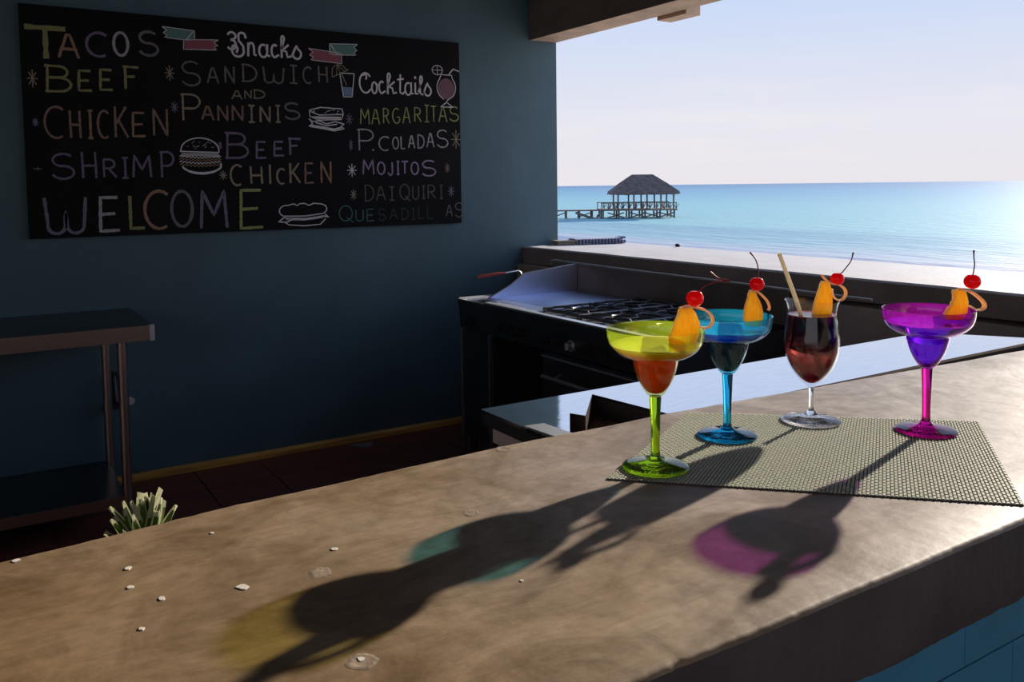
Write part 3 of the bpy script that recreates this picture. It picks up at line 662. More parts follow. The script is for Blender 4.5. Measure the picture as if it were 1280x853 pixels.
STROKE = {'TACOS': .0125, 'BEEF': .011, 'CHICKEN': .010, 'SHRIMP': .010, 'WELCOME': .0145, 'Snacks': .011, 'Cocktails': .0095, 'AND': .006, 'MARGARITAS': .0065,
          'P.COLADAS': .0075, 'MOJITOS': .0085, 'DAIQUIRI': .006, 'QUESADILLAS': .0055, 'SANDWICH': .0085, 'PANNINIS': .0095}
def densify(pts, step=0.012):
    out = [pts[0]]
    for a, b in zip(pts[:-1], pts[1:]):
        n = max(1, int(math.dist(a, b) / step))
        for i in range(1, n + 1): out.append((a[0] + (b[0] - a[0]) * i / n, a[1] + (b[1] - a[1]) * i / n))
    return out
for word, letters in WORDS:
    bm = bmesh.new(); sw = STROKE[word]
    for ch, a, b, c, d, col in letters:
        mi = KEYS.index(col)
        w2 = sw * (1.7 if (ch == 'T' and word == 'TACOS') else 1)
        ai, bi, ci, di = a / 1000 + sw / 2, b / 1000 - sw / 2, c / 1000 + sw / 2, d / 1000 - sw / 2
        for k, st in enumerate(GL[ch]):
            pts = densify([(ai + (bi - ai) * u, ci + (di - ci) * v) for u, v in st])
            ribbon(bm, pts, w2, -0.0002 - 0.00012 * k, thick=0.0005, mi=mi, jit=0.0 if ch[0] == '&' else 0.18)
    build('lettering', bm, MATS, board)
for a, b, c, d, col in STARS:
    bm = bmesh.new(); cx, cz, rx, rz = (a + b) / 2000, (c + d) / 2000, (b - a) / 2000, (d - c) / 2000
    arms = 4 if (d - c) > 35 else 2
    for k in range(arms):
        t = math.pi * k / arms + math.pi / 2
        ribbon(bm, [(cx - rx * math.cos(t), cz - rz * math.sin(t)), (cx + rx * math.cos(t), cz + rz * math.sin(t))], 0.0045, -0.0002 - 0.0001 * k, thick=0.0005, mi=KEYS.index(col))
    build('chalk_star', bm, MATS, board)
class Doodle:
    def __init__(s, key):
        a, b, c, d = DOODLES[key]; s.a, s.b, s.c, s.d = a / 1000, b / 1000, c / 1000, d / 1000; s.bm = bmesh.new(); s.k = 0
    def P(s, pts): return [(s.a + (s.b - s.a) * u, s.c + (s.d - s.c) * v) for u, v in pts]
    def line(s, pts, w=0.0042, col='W', dens=0.01):
        s.k += 1; ribbon(s.bm, densify(s.P(pts), dens), w, -0.0005 - 0.00004 * s.k, thick=0.0005, mi=KEYS.index(col), jit=0.1); return s
    def fill(s, pts, col):
        prism(s.bm, s.P(pts), -0.0004, 0.0, mi=KEYS.index(col)); return s
    def done(s, name='chalk_drawing'): return build(name, s.bm, MATS, board)
def ribbon_doodle(key, col, flip, fold):
    d = Doodle(key); f = (lambda p: [(1 - u, v) for u, v in p]) if flip else (lambda p: p)
    o = [(0, .98), (.14, .72), (.02, .5), (.14, .35), (.06, .12), (1, 0), (.98, .8)]
    if fold: o = [(0, 1), (.14, .72), (.02, .52), (.14, .32), (.06, .14), (.72, .05), (1, .12), (1, .86)]
    d.fill(f([(u * .94 + .03, v * .86 + .07) for u, v in o]), col); d.line(f(o + [o[0]]), 0.004)
    if fold: d.line(f([(.72, .05), (.96, .8)]), 0.004)
    d.done('banner_drawing')
ribbon_doodle('ribbon_green', 'G', False, True); ribbon_doodle('ribbon_red', 'R', True, False)
ribbon_doodle('ribbon_green2', 'G', True, True); ribbon_doodle('ribbon_red2', 'R', False, False)
d = Doodle('umbrella')
d.line([(.0, .0), (.0, .45)] + arc(.42, .45, .42, .5, 160, 20, 8) + [(1, .62), (.0, .0)], 0.004, 't')
for t in (.25, .5, .75): d.line([(.3, .95), (t, .62 * t)], 0.003, 't')
d.done()
d = Doodle('tumbler')
d.fill([(.16, .42), (.86, .42), (.80, .08), (.24, .06)], 'B')
d.line([(.0, .97), (.22, .02), (.82, .04), (1, .98), (.0, .97)], 0.005).line([(.1, .98), (.45, .5)], 0.003, 'w').done()
d = Doodle('hurricane')
d.fill(arc(.52, .45, .30, .25, 0, 360, 16), 'M')
d.line([(.42, .20)] + arc(.52, .48, .34, .28, 225, 135, 10) + [(.3, .72), (.34, .78), (.72, .78), (.74, .7)] + arc(.52, .48, .34, .28, 45, -45, 10) + [(.55, .18), (.5, .12), (.3, .02), (.75, .02), (.55, .12)], 0.005)
d.line(arc(.2, .88, .19, .11, 0, 360, 14), 0.004).line([(.2, .99), (.2, .77)], .003).line([(.03, .88), (.38, .88)], .003).line([(.62, .8), (.78, .93), (1, .88)], 0.006).done()
rr = random.Random(5)
d = Doodle('sandwich')
d.line([(.04, .85), (.35, .98), (.95, .95), (.98, .72), (.3, .66), (.04, .82), (.05, .6), (.3, .45), (.92, .5), (.98, .72)], 0.0055)
d.fill([(.1, .6), (.3, .5), (.9, .53), (.9, .62), (.3, .6)], 'W')
d.line([(.02, .5), (.12, .38), (.3, .42), (.5, .3), (.75, .4), (1, .32), (.9, .2), (1, .12), (.72, .02), (.4, .1), (.02, .18), (.12, .3), (.02, .5)], 0.006)
d.line([(.08, .22), (.4, .16), (.7, .08), (.9, .16)], 0.008).line([(.2, .35), (.5, .22), (.8, .3)], .006)
for k in range(9): u = rr.uniform(.12, .85); v = rr.uniform(.72, .9); d.line([(u, v), (u + .05, v + .02)], .003)
d.done()
d = Doodle('burger')
d.line([(.04, .62)] + arc(.5, .66, .44, .33, 180, 0, 16) + [(.94, .6), (.04, .62)], 0.0055)
for k in range(22):
    t = rr.uniform(20, 160); q = rr.uniform(.3, .85); u, v = .5 + .42 * q * math.cos(rad(t)), .66 + .30 * q * math.sin(rad(t)); d.line([(u, v), (u + .03, v + .015)], .0032, 'w')
d.fill([(.08, .58), (.92, .58), (.96, .46), (.5, .5), (.05, .48)], 'w')
for q in range(4):
    v0 = .50 - q * .075
    d.line([(.02 + .96 * i / 22, v0 + (.03 if i % 2 else -.02) - .05 * math.sin(math.pi * i / 22)) for i in range(23)], .0048, 'W' if q % 2 == 0 else 'o', 0.03)
d.line([(.08, .22)] + arc(.53, .24, .45, .2, 190, 350, 14) + [(.98, .3)], 0.009).line([(.12, .16)] + arc(.53, .2, .4, .19, 200, 340, 12), 0.006).done()
d = Doodle('hotdog')
d.line(arc(.16, .68, .14, .24, 250, 80, 8) + [(.3, .98), (.37, .9), (.42, .98), (.52, .99), (.6, .9), (.7, .99)] + arc(.82, .74, .14, .22, 90, -80, 10) + [(.5, .44), (.12, .46)], 0.0055)
d.fill([(.1, .42), (.5, .36), (.9, .46), (.88, .34), (.5, .24), (.16, .28)], 'w')
d.line([(.12, .42), (.0, .22), (.16, .2), (.3, .34), (.5, .3), (.75, .34), (.88, .42), (1, .36), (.92, .5)], 0.006)
d.line([(.12, .2), (.2, .08), (.5, .02), (.82, .06), (.93, .3)], 0.0055).done()

# ================================================================ COOKING RANGE
RX, RY0, RY1, RZ = 2.16, 2.36, 3.93, 0.827
rng = empty('cooking_range', (2.5, 3.15, 0)); tag(rng, 'black commercial gas range with griddle, open burners and oven under the window ledge', 'range')
def rpart(name, bm, m, smooth=False, sub=None):
    o = build(name, bm, m, parent=sub or rng)
    if sub is None: o.location = (-2.5, -3.15, 0)
    return o
bm = bmesh.new()
box(bm, 2.18, 2.84, 3.62, 3.925, 0.10, 0.68)       # narrow side cabinet
box(bm, 2.22, 2.84, 2.37, 3.22, 0.10, 0.68)        # oven box
box(bm, 2.74, 2.84, 3.22, 3.62, 0.10, 0.68)        # back of the open cabinet
box(bm, 2.19, 2.74, 3.22, 3.62, 0.10, 0.13)
box(bm, 2.20, 2.84, 2.362, 3.928, 0.68, 0.80)
body = rpart('body', bm, m_black)
rpart('cabinet_liner', B(2.70, 2.738, 3.225, 3.615, 0.131, 0.678), m_cavity)
bm = bmesh.new()
prism(bm, [(2.165, 0.672), (2.20, 0.672), (2.20, 0.790), (2.158, 0.790)], RY0, RY1, plane='xz')
for v in bm.verts: pass
rpart('control_panel', bm, m_black)
rpart('top_lip', B(2.150, 2.20, RY0, RY1, 0.790, 0.822, bev=0.006), m_black)
rpart('front_rail', B(2.150, 2.19, 2.36, 3.66, 0.822, 0.832, bev=0.003), m_trim)
rpart('top_plate', B(2.195, 2.84, 2.362, 3.928, 0.80, 0.818), m_cavity)
# slatted side shelf at the wall end
sh = rpart('drain_grate', B(2.15, 2.84, 3.822, 3.93, 0.819, 0.823), m_steel_dull)
for k in range(8):
    build('slat', B(2.155, 2.83, 3.828 + k * 0.0127, 3.828 + k * 0.0127 + 0.007, 0.823, 0.829), m_trim, sh)
# griddle
bm = bmesh.new(); box(bm, 2.215, 2.83, 3.27, 3.80, 0.818, 0.828, bev=0.002)
rpart('griddle_plate', bm, m_splash)
rpart('griddle_gutter', B(2.192, 2.213, 3.27, 3.80, 0.818, 0.824), m_cavity)
bm = bmesh.new(); prism(bm, [(2.27, 0.826), (2.40, 0.885), (2.49, 0.942), (2.838, 0.972), (2.838, 0.826)], 3.803, 3.812, plane='xz')
rpart('side_splash', bm, m_splash)
rpart('splash_edge', tube(bmesh.new(), [(2.27, 3.807, 0.828), (2.40, 3.807, 0.887), (2.49, 3.807, 0.944), (2.838, 3.807, 0.974)], 0.004, 8), m_steel_dull)
rpart('backguard', B(2.841, 2.858, RY0, RY1, 0.80, 0.968), mat('backguard_steel', (0.34, 0.28, 0.25), rough=0.5, metal=0.5, var=0.15, scale=6))
rpart('top_rail', tube(bmesh.new(), [(2.846, 4.06, 0.955), (2.840, 4.05, 0.975), (2.835, 4.0, 0.982), (2.835, 3.9, 0.979), (2.835, RY0 - 0.4, 0.968)], 0.0055, 10), mat('galvanised_rail', (0.85, 0.83, 0.80), rough=0.5, metal=0.2))
# burner grates: two rows of three
def grate_bm(cx, cy):
    bm = bmesh.new(); z = 0.842; s = 0.135
    for a, b in (((-s, -s), (s, -s)), ((s, -s), (s, s)), ((s, s), (-s, s)), ((-s, s), (-s, -s))):
        tube(bm, [(cx + a[0], cy + a[1], z), (cx + b[0], cy + b[1], z)], 0.006, 6)
    tube(bm, [(cx + 0.062 * math.cos(rad(t)), cy + 0.062 * math.sin(rad(t)), z) for t in range(0, 361, 60)], 0.0055, 6, caps=False)
    for t in range(0, 360, 60):
        c, s_ = math.cos(rad(t)), math.sin(rad(t)); q = min(0.135 / max(abs(c), 1e-6), 0.135 / max(abs(s_), 1e-6))
        tube(bm, [(cx + .062 * c, cy + .062 * s_, z), (cx + (.062 + q) / 2 * c, cy + (.062 + q) / 2 * s_, z + 0.006), (cx + q * c, cy + q * s_, z)], 0.0055, 6)
    for a in (-s, s):
        for b in (-s, s): tube(bm, [(cx + a, cy + b, 0.818), (cx + a, cy + b, z + 0.004)], 0.006, 6)
    return bm
for i in range(3):
    for j in range(2):
        cx, cy_ = 2.36 + j * 0.30, 3.105 - i * 0.285
        g = rpart('burner_grate', grate_bm(cx, cy_), m_iron)
        build('burner_cap', lathe(bmesh.new(), [(0, 0.818), (0.05, 0.818), (0.05, 0.826), (0.035, 0.828), (0.033, 0.836), (0, 0.838)], 24, cx=cx, cy_=cy_), m_iron, g)
# knobs on the control panel
for k, y in enumerate((3.80, 3.50, 3.42, 3.33, 3.13, 3.03, 2.93, 2.82, 2.71, 2.56)):
    bm = bmesh.new()
    tube(bm, [(2.165, y, 0.722), (2.150, y, 0.722)], 0.026, 18); tube(bm, [(2.150, y, 0.722), (2.128, y, 0.722)], [0.019, 0.016], 18)
    box(bm, 2.120, 2.130, y - 0.004, y + 0.004, 0.706, 0.738)
    rpart('knob', bm, m_trim if k == 6 else m_black)
for y0, y1 in ((3.905, 3.93), (3.62, 3.635)):
    rpart('cabinet_post', B(2.156, 2.185, y0, y0 + 0.008, 0.02, 0.672, bev=0.001), m_trim)
dr = rpart('oven_door', B(2.19, 2.22, 2.42, 3.20, 0.16, 0.655, bev=0.005), m_black)
build('door_trim', B(2.180, 2.19, 2.42, 3.20, 0.632, 0.642), m_trim, dr)
bm = bmesh.new(); tube(bm, [(2.145, 2.55, 0.555), (2.145, 3.14, 0.555)], 0.010, 12)
for y in (2.6, 3.06): tube(bm, [(2.145, y, 0.555), (2.192, y, 0.565)], 0.007, 8)
build('handle', bm, m_trim, dr)
cd = rpart('cabinet_door', B(2.165, 2.18, 3.64, 3.90, 0.12, 0.665, bev=0.003), m_black)
for x in (2.22, 2.78):
    for y in (2.42, 3.20, 3.66, 3.90):
        rpart('leg', tube(bmesh.new(), [(x, y, 0), (x, y, 0.11)], 0.02, 12), m_black)

# spatula lying over the griddle splash
sp = empty('spatula', (2.40, 3.86, 0.95)); tag(sp, 'steel spatula with a red handle lying over the griddle side splash', 'spatula')
def off(o, v): o.location = tuple(-c for c in v); return o
off(build('handle', tube(bmesh.new(), [(2.235, 3.87, 0.932), (2.26, 3.868, 0.937), (2.36, 3.858, 0.945), (2.40, 3.853, 0.947)], [0.006, 0.010, 0.009, 0.006], 12), mat('red_plastic', (0.55, 0.10, 0.08), rough=0.35), sp), (2.40, 3.86, 0.95))
bm = tube(bmesh.new(), [(2.39, 3.853, 0.947), (2.475, 3.84, 0.956), (2.49, 3.838, 0.948), (2.50, 3.842, 0.90)], 0.004, 8)
box(bm, 2.47, 2.55, 3.838, 3.842, 0.830, 0.91)
off(build('blade', bm, m_trim, sp), (2.40, 3.86, 0.95))

# ================================================================ PREP TABLE behind the bar
pt = empty('prep_table', (1.45, 1.2, 0)); tag(pt, 'long stainless prep table with a shallow sunk basin behind the bar counter', 'table')
def ppart(name, bm, m): o = build(name, bm, m, pt); o.location = (-1.45, -1.2, 0); return o
Z = 1.0; K = 0.758
SCL = lambda pts: [(x * K, y * K) for x, y in pts]
outer = SCL([(1.024, 1.765), (2.86, 1.765), (3.06, 1.455), (1.364, 1.455), (1.364, 1.489), (1.336, 1.728), (1.197, 1.574), (1.179, 1.612), (1.062, 1.452), (1.026, 1.452)])
bm = bmesh.new(); prism(bm, outer[::-1], Z - 0.006, Z, plane='xy')
ppart('table_top', bm, m_steel_top)
# basin walls and bottom
hole = SCL([(1.364, 1.40), (1.364, 1.489), (1.336, 1.728), (1.197, 1.574), (1.179, 1.612), (1.062, 1.452), (1.062, 1.40)])
bm = bmesh.new()
for a, b in zip(hole[:-1], hole[1:]):
    v = [bm.verts.new((a[0], a[1], Z - 0.001)), bm.verts.new((b[0], b[1], Z - 0.001)), bm.verts.new((b[0], b[1], Z - 0.044)), bm.verts.new((a[0], a[1], Z - 0.044))]
    bm.faces.new(v)
bmesh.ops.solidify(bm, geom=bm.faces[:], thickness=0.002)
ppart('basin_wall', bm, m_brown2)
bm = bmesh.new(); prism(bm, hole[::-1], Z - 0.050, Z - 0.043, plane='xy'); ppart('basin', bm, m_brown)
bm = bmesh.new(); prism(bm, SCL([(1.026, 1.575), (1.074, 1.567), (1.082, 1.452), (1.036, 1.452)][::-1]), Z + 0.0005, Z + 0.0025, plane='xy')
ppart('edge_strip', bm, m_trim)
bm = bmesh.new()
box(bm, 0.779, 0.790, 1.105, 1.335, Z - 0.028, Z - 0.006); box(bm, 0.79, 2.16, 1.322, 1.335, Z - 0.05, Z - 0.006); box(bm, 1.04, 2.30, 1.105, 1.12, Z - 0.05, Z - 0.006)
ppart('apron', bm, m_black)
ppart('end_panel', B(0.791, 0.800, 1.213, 1.320, 0.94, 0.974), m_beige)
ppart('end_panel', B(0.791, 0.800, 1.105, 1.211, 0.92, 0.974), m_brown)
for x, y in ((0.815, 1.125), (0.815, 1.31), (2.15, 1.31), (2.27, 1.125)): ppart('leg', tube(bmesh.new(), [(x, y, 0), (x, y, 0.96)], 0.016, 12), m_steel_dull)
ppart('under_shelf', B(0.81, 2.14, 1.11, 1.32, 0.25, 0.28), m_steel_dull)

# ================================================================ SIDE TABLE at the wall
st = empty('side_table', (0.0, 4.1, 0)); tag(st, 'dark steel work table with a lower shelf against the teal wall', 'table')
def spart(name, bm, m): o = build(name, bm, m, st); o.location = (0, -4.1, 0); return o
m_ttop = mat('dark_table_steel', (0.16, 0.15, 0.15), rough=0.28, metal=1.0, var=0.1, scale=3)
m_rim = mat('table_rim_steel', (0.52, 0.40, 0.35), rough=0.35, metal=1.0)
spart('table_top', B(-1.2, 0.628, 3.792, 4.415, 0.785, 0.85, bev=0.004), m_ttop)
bm = B(-1.2, 0.612, 3.786, 3.7915, 0.786, 0.849, bev=0.001); spart('front_rim', bm, m_rim)
spart('corner_trim', B(0.6125, 0.632, 3.784, 3.812, 0.784, 0.851, bev=0.002), m_trim)
spart('lower_shelf', B(-1.15, 0.50, 3.80, 4.36, 0.115, 0.145), m_ttop)
spart('shelf_rim', B(-1.15, 0.50, 3.794, 3.7995, 0.100, 0.146, bev=0.001), m_rim)
for x in (0.507, -1.12):
    for y in (3.81, 4.33): spart('leg', tube(bmesh.new(), [(x, y, 0), (x, y, 0.786)], 0.0195, 16), m_rim)

# wall tap behind the table leg and the small hook at the left
tv = bmesh.new(); tube(tv, [(0.545, 4.434, 0.53), (0.545, 4.39, 0.53)], 0.022, 10); tube(tv, [(0.545, 4.40, 0.53), (0.545, 4.38, 0.44), (0.545, 4.36, 0.41)], 0.014, 10)
tube(tv, [(0.545, 4.434, 0.40), (0.545, 4.37, 0.40)], 0.025, 10)
o = build('pipe_valve', tv, m_black); tag(o, 'dark pipe valve low on the wall behind the side table legs', 'valve')
tv = bmesh.new(); tube(tv, [(0.615, 4.434, 0.405), (0.615, 4.405, 0.40)], [0.012, 0.02], 12)
o = build('wall_plug', tv, m_fleck); tag(o, 'small white plastic plug on the wall beside the side table leg', 'plug')
tv = bmesh.new(); tube(tv, [(0.09, 4.434, 1.10), (0.095, 4.40, 1.095), (0.10, 4.395, 1.10)], 0.008, 8)
o = build('wall_hook', tv, m_trim); tag(o, 'tiny bright hook in the wall below the chalkboard, at the left edge of the photo', 'hook')
# scrap of paper on the floor
bm = bmesh.new(); prism(bm, [(1.70, 4.38), (1.84, 4.36), (1.79, 4.28), (1.74, 4.31)], 0.001, 0.004, plane='xy')
for v in bm.verts: v.co.z += 0.004 * noise.noise(v.co * 30)
o = build('paper_scrap', bm, mat('grey_paper', (0.30, 0.30, 0.32), rough=0.9)); tag(o, 'small grey scrap of paper on the floor along the baseboard', 'paper')

# ================================================================ PLACEMAT
def mat_uv(u, v):
    a, b, c, d = Vector((0.639, 0.800)), Vector((0.934, 0.965)), Vector((1.249, 0.684)), Vector((0.963, 0.475))
    return a * (1 - u) * (1 - v) + d * u * (1 - v) + b * (1 - u) * v + c * u * v      # u along the long side a->d
pm = empty('placemat', (0.946, 0.731, CT)); tag(pm, 'sage green woven placemat under the four cocktail glasses', 'placemat')
m_weave = mat('woven_vinyl', (0.40, 0.41, 0.30), rough=0.5, var=0.18, scale=400, col2=(0.52, 0.54, 0.40))
m_gap = mat('woven_gap', (0.07, 0.068, 0.055), rough=0.8)
bm = bmesh.new()
cs = [mat_uv(0, 0), mat_uv(1, 0), mat_uv(1, 1), mat_uv(0, 1)]
prism(bm, [(c.x, c.y) for c in cs], CT + 0.0002, CT + 0.0012, plane='xy')
o = build('backing', bm, m_gap, pm); o.location = (-0.946, -0.731, -CT)
NU, NV = 104, 62
verts, faces = [], []
for i in range(NU):
    for j in range(NV):
        u0_, u1_ = (i + 0.10) / NU, (i + 0.90) / NU
        v0_, v1_ = (j + 0.14) / NV, (j + 0.86) / NV
        if (i + j) % 2: v0_ -= 0.08 / NV; v1_ += 0.08 / NV
        zt = CT + (0.0024 if (i + j) % 2 else 0.0020)
        q = [mat_uv(u0_, v0_), mat_uv(u1_, v0_), mat_uv(u1_, v1_), mat_uv(u0_, v1_)]
        c = (q[0] + q[2]) / 2
        k = len(verts)
        for p in q: verts.append((p.x, p.y, CT + 0.0010))
        for p in q:
            p = c + (p - c) * 0.72; verts.append((p.x, p.y, zt))
        faces += [(k + 4, k + 5, k + 6, k + 7), (k, k + 1, k + 5, k + 4), (k + 1, k + 2, k + 6, k + 5), (k + 2, k + 3, k + 7, k + 6), (k + 3, k, k + 4, k + 7)]
me = bpy.data.meshes.new('weave'); me.from_pydata(verts, [], faces); me.materials.append(m_weave)
o = bpy.data.objects.new('weave', me); C.objects.link(o); o.parent = pm; o.location = (-0.946, -0.731, -CT); o['kind'] = 'stuff'
MZ = CT + 0.0026

# ================================================================ COCKTAIL GLASSES
def closed_shell(outer, inner):
    return outer + inner[::-1]
def margarita(name, loc, label, H, bowl_m, stem_m, base_m, drink_m, level=0.158):
    s = H / 0.178
    g = empty(name, loc); tag(g, label, 'cocktail glass', 'margarita glasses on the placemat')
    out = smooth_prof([(0.0068, 0.0925), (0.0105, 0.0945), (0.0175, 0.105), (0.0235, 0.118), (0.0272, 0.131), (0.0283, 0.1385)], 5)
    out += smooth_prof([(0.0300, 0.1402), (0.0400, 0.1432), (0.0500, 0.1495), (0.0570, 0.158), (0.0600, 0.168), (0.0608, 0.1765)], 5)
    out += [(0.0608, 0.1778), (0.0600, 0.1782), (0.0592, 0.1776)]
    inn = smooth_prof([(0.0597, 0.1765), (0.0590, 0.168), (0.0560, 0.1588), (0.0492, 0.1506), (0.0396, 0.1445), (0.0290, 0.1415)], 5)
    inn += smooth_prof([(0.0272, 0.1390), (0.0261, 0.131), (0.0224, 0.1182), (0.0164, 0.1062), (0.0090, 0.0975), (0.0, 0.0958)], 5)
    prof = [(0.0, 0.0925)] + out + inn
    prof = [(r, z * s) for r, z in prof]
    b = build('bowl', lathe(bmesh.new(), prof, 96), bowl_m, g)
    st_ = smooth_prof([(0.0098, 0.010), (0.0062, 0.016), (0.0056, 0.03), (0.0062, 0.06), (0.0072, 0.085), (0.0074, 0.0918)], 5)
    build('stem', lathe(bmesh.new(), [(0, 0.010 * s)] + [(r, z * s) for r, z in st_] + [(0, 0.0918 * s)], 48), stem_m, g)
    ft = [(0, 0.0006), (0.030, 0.0004), (0.0395, 0.0), (0.0412, 0.0008), (0.0415, 0.0020), (0.0405, 0.0030)] + smooth_prof([(0.036, 0.0042), (0.024, 0.0062), (0.014, 0.0082), (0.0098, 0.0098)], 5) + [(0, 0.0098)]
    build('foot', lathe(bmesh.new(), ft, 96), base_m, g)
    # drink: slightly larger than the inner wall so that the two surfaces do not leave an air gap
    dr = [(r, z) for r, z in inn if z <= level]
    dr = [(r + (0.0004 if r > 0.001 else 0), z - 0.0003) for r, z in dr]
    import bisect
    # radius at the liquid level
    rl = [r for r, z in inn if z > level][-1]
    r0_, z0_ = [(r, z) for r, z in inn if z > level][-1]; r1_, z1_ = [(r, z) for r, z in inn if z <= level][0]
    rl = r0_ + (r1_ - r0_) * (z0_ - level) / (z0_ - z1_) + 0.0004
    d = [(0, level)] + [(rl * k, level + (0.0004 if k == 1 else 0)) for k in (0.5, 0.96, 1.0)] + dr
    build('drink', lathe(bmesh.new(), [(r, z * s) for r, z in d], 96), drink_m, g)
    return g

gm = thin_glass_mat('lime_glass', (0.96, 0.95, 0.60), haze=0.10, hcol=(0.70, 0.95, 0.05))
gs = glass_mat('lime_stem_glass', (0.52, 0.85, 0.03), clear=0.10)
g1 = margarita('margarita_glass', (0.714, 0.795, MZ), 'margarita glass with lime green foot and stem holding an orange red drink', 0.1765,
               gm, gs, gs, drink_mat('orange_red_drink', [(0, (1.0, 0.06, 0.004)), (0.66, (1.0, 0.11, 0.006)), (0.76, (1.0, 0.17, 0.01)), (0.87, (1.0, 0.36, 0.01)), (0.96, (1.0, 0.62, 0.02)), (0.995, (0.62, 0.98, 0.05))], 0.096, 0.158, 0.72))
gm = thin_glass_mat('blue_glass', (0.40, 0.78, 0.88), haze=0.10, hcol=(0.05, 0.65, 0.95))
gs = glass_mat('blue_stem_glass', (0.02, 0.50, 0.85), clear=0.10)
g2 = margarita('margarita_glass', (0.889, 0.840, MZ), 'margarita glass with sky blue foot and stem holding a blue and dark drink', 0.1715,
               gm, gs, gs, drink_mat('blue_drink', [(0, (0.07, 0.045, 0.04)), (0.68, (0.07, 0.04, 0.045)), (0.735, (0.02, 0.08, 0.98)), (0.88, (0.03, 0.18, 1.0)), (0.96, (0.08, 0.45, 1.0)), (1.0, (0.25, 0.85, 0.99))], 0.096, 0.158, 0.4))
gm = thin_glass_mat('magenta_glass', (0.78, 0.34, 0.86), haze=0.09, hcol=(0.80, 0.05, 0.75))
gs = glass_mat('magenta_stem_glass', (0.62, 0.01, 0.30), clear=0.10)
g3 = margarita('margarita_glass', (1.137, 0.697, MZ), 'margarita glass with magenta foot and stem holding a violet drink, rightmost of the four glasses', 0.1755,
               gm, gs, gs, drink_mat('violet_drink', [(0, (0.42, 0.08, 0.95)), (0.25, (0.26, 0.10, 0.98)), (0.7, (0.22, 0.12, 0.99)), (0.82, (0.30, 0.20, 0.99)), (0.93, (0.45, 0.25, 0.98)), (1.0, (0.80, 0.30, 0.95))], 0.097, 0.158, 0.0))

# hurricane glass
hg = empty('hurricane_glass', (1.048, 0.824, MZ)); tag(hg, 'clear footed hurricane glass of dark red layered drink with a straw', 'cocktail glass')
m_clear = glass_mat('clear_glass', (0.97, 0.97, 0.98), clear=0.15)
m_clear_wall = thin_glass_mat('clear_thin_glass', (0.96, 0.96, 0.97))
out = smooth_prof([(0.0042, 0.0500), (0.0075, 0.0545), (0.0185, 0.0640), (0.0300, 0.0800), (0.0375, 0.1000), (0.0395, 0.1180), (0.0378, 0.1400), (0.0352, 0.1600), (0.0362, 0.1720), (0.0388, 0.1800)], 6) + [(0.0391, 0.1812), (0.0384, 0.1818), (0.0377, 0.1812)]
inn = smooth_prof([(0.0374, 0.1800), (0.0346, 0.1718), (0.0335, 0.1600), (0.0360, 0.1400), (0.0377, 0.1180), (0.0357, 0.1005), (0.0282, 0.0815), (0.0168, 0.0665), (0.0070, 0.0590), (0.0, 0.0575)], 6)
build('bowl', lathe(bmesh.new(), [(0, 0.0500)] + out + inn, 96), m_clear_wall, hg)
st_ = smooth_prof([(0.0100, 0.0105), (0.0048, 0.0170), (0.0034, 0.0280), (0.0032, 0.0400), (0.0042, 0.0499)], 6)
build('stem', lathe(bmesh.new(), [(0, 0.0105)] + st_ + [(0, 0.0499)], 48), m_clear, hg)
ft = [(0, 0.0006), (0.030, 0.0004), (0.0415, 0.0), (0.0430, 0.0008), (0.0432, 0.0018), (0.0424, 0.0028)] + smooth_prof([(0.036, 0.0040), (0.024, 0.0062), (0.014, 0.0086), (0.0100, 0.0103)], 5) + [(0, 0.0103)]
build('foot', lathe(bmesh.new(), ft, 96), m_clear, hg)
lv = 0.1600
dr = [(r + (0.0004 if r > 0.001 else 0), z - 0.0003) for r, z in inn if z < lv]
build('drink', lathe(bmesh.new(), [(0, lv), (0.0200, lv), (0.0330, lv), (0.0339, lv + 0.0004)] + dr, 96),
      drink_mat('dark_red_drink', [(0, (0.55, 0.01, 0.02)), (0.10, (0.16, 0.01, 0.015)), (0.30, (0.22, 0.02, 0.02)), (0.44, (0.55, 0.09, 0.07)), (0.55, (0.14, 0.015, 0.02)), (0.66, (0.025, 0.006, 0.010)), (0.95, (0.018, 0.005, 0.009)), (1.0, (0.08, 0.008, 0.012))], 0.0575, 0.160, 0.4), hg)

# ------------------------------------------------------------ straw, orange garnishes, cherries
RZV = math.atan2(-0.536, 0.844)
def gempty(name, base, u, z, d=0.0):
    e_ = empty(name, (base[0] + 0.844 * u + 0.536 * d, base[1] - 0.536 * u + 0.844 * d, base[2] + z), RZV); return e_
stw = gempty('drinking_straw', (1.048, 0.824, MZ), 0.004, 0.085)
tag(stw, 'pale translucent drinking straw leaning left out of the hurricane glass', 'straw')
bm = bmesh.new()
def T(u, z): return (u - 0.004, -0.004, z - 0.085)
tube(bm, [T(0.012, 0.078), T(-0.0195, 0.165), T(-0.026, 0.185), T(-0.0505, 0.252)], 0.0032, 14, caps=False)
tube(bm, [T(-0.0505, 0.252), T(-0.026, 0.185), T(-0.0195, 0.165), T(0.012, 0.078)], 0.0026, 14, caps=False)
m_straw = mat('straw_plastic', (1.0, 0.97, 0.88), rough=0.3)
n = m_straw.node_tree; bs = n.nodes['Principled BSDF'] if 'Principled BSDF' in n.nodes else [q for q in n.nodes if q.type == 'BSDF_PRINCIPLED'][0]
tl_ = n.nodes.new('ShaderNodeBsdfTranslucent'); tl_.inputs[0].default_value = (1.0, 0.95, 0.80, 1); mz_ = n.nodes.new('ShaderNodeMixShader'); mz_.inputs[0].default_value = 0.5
n.links.new(bs.outputs[0], mz_.inputs[1]); n.links.new(tl_.outputs[0], mz_.inputs[2]); n.links.new(mz_.outputs[0], [q for q in n.nodes if q.type == 'OUTPUT_MATERIAL'][0].inputs[0])
build('tube', bm, m_straw, stw)

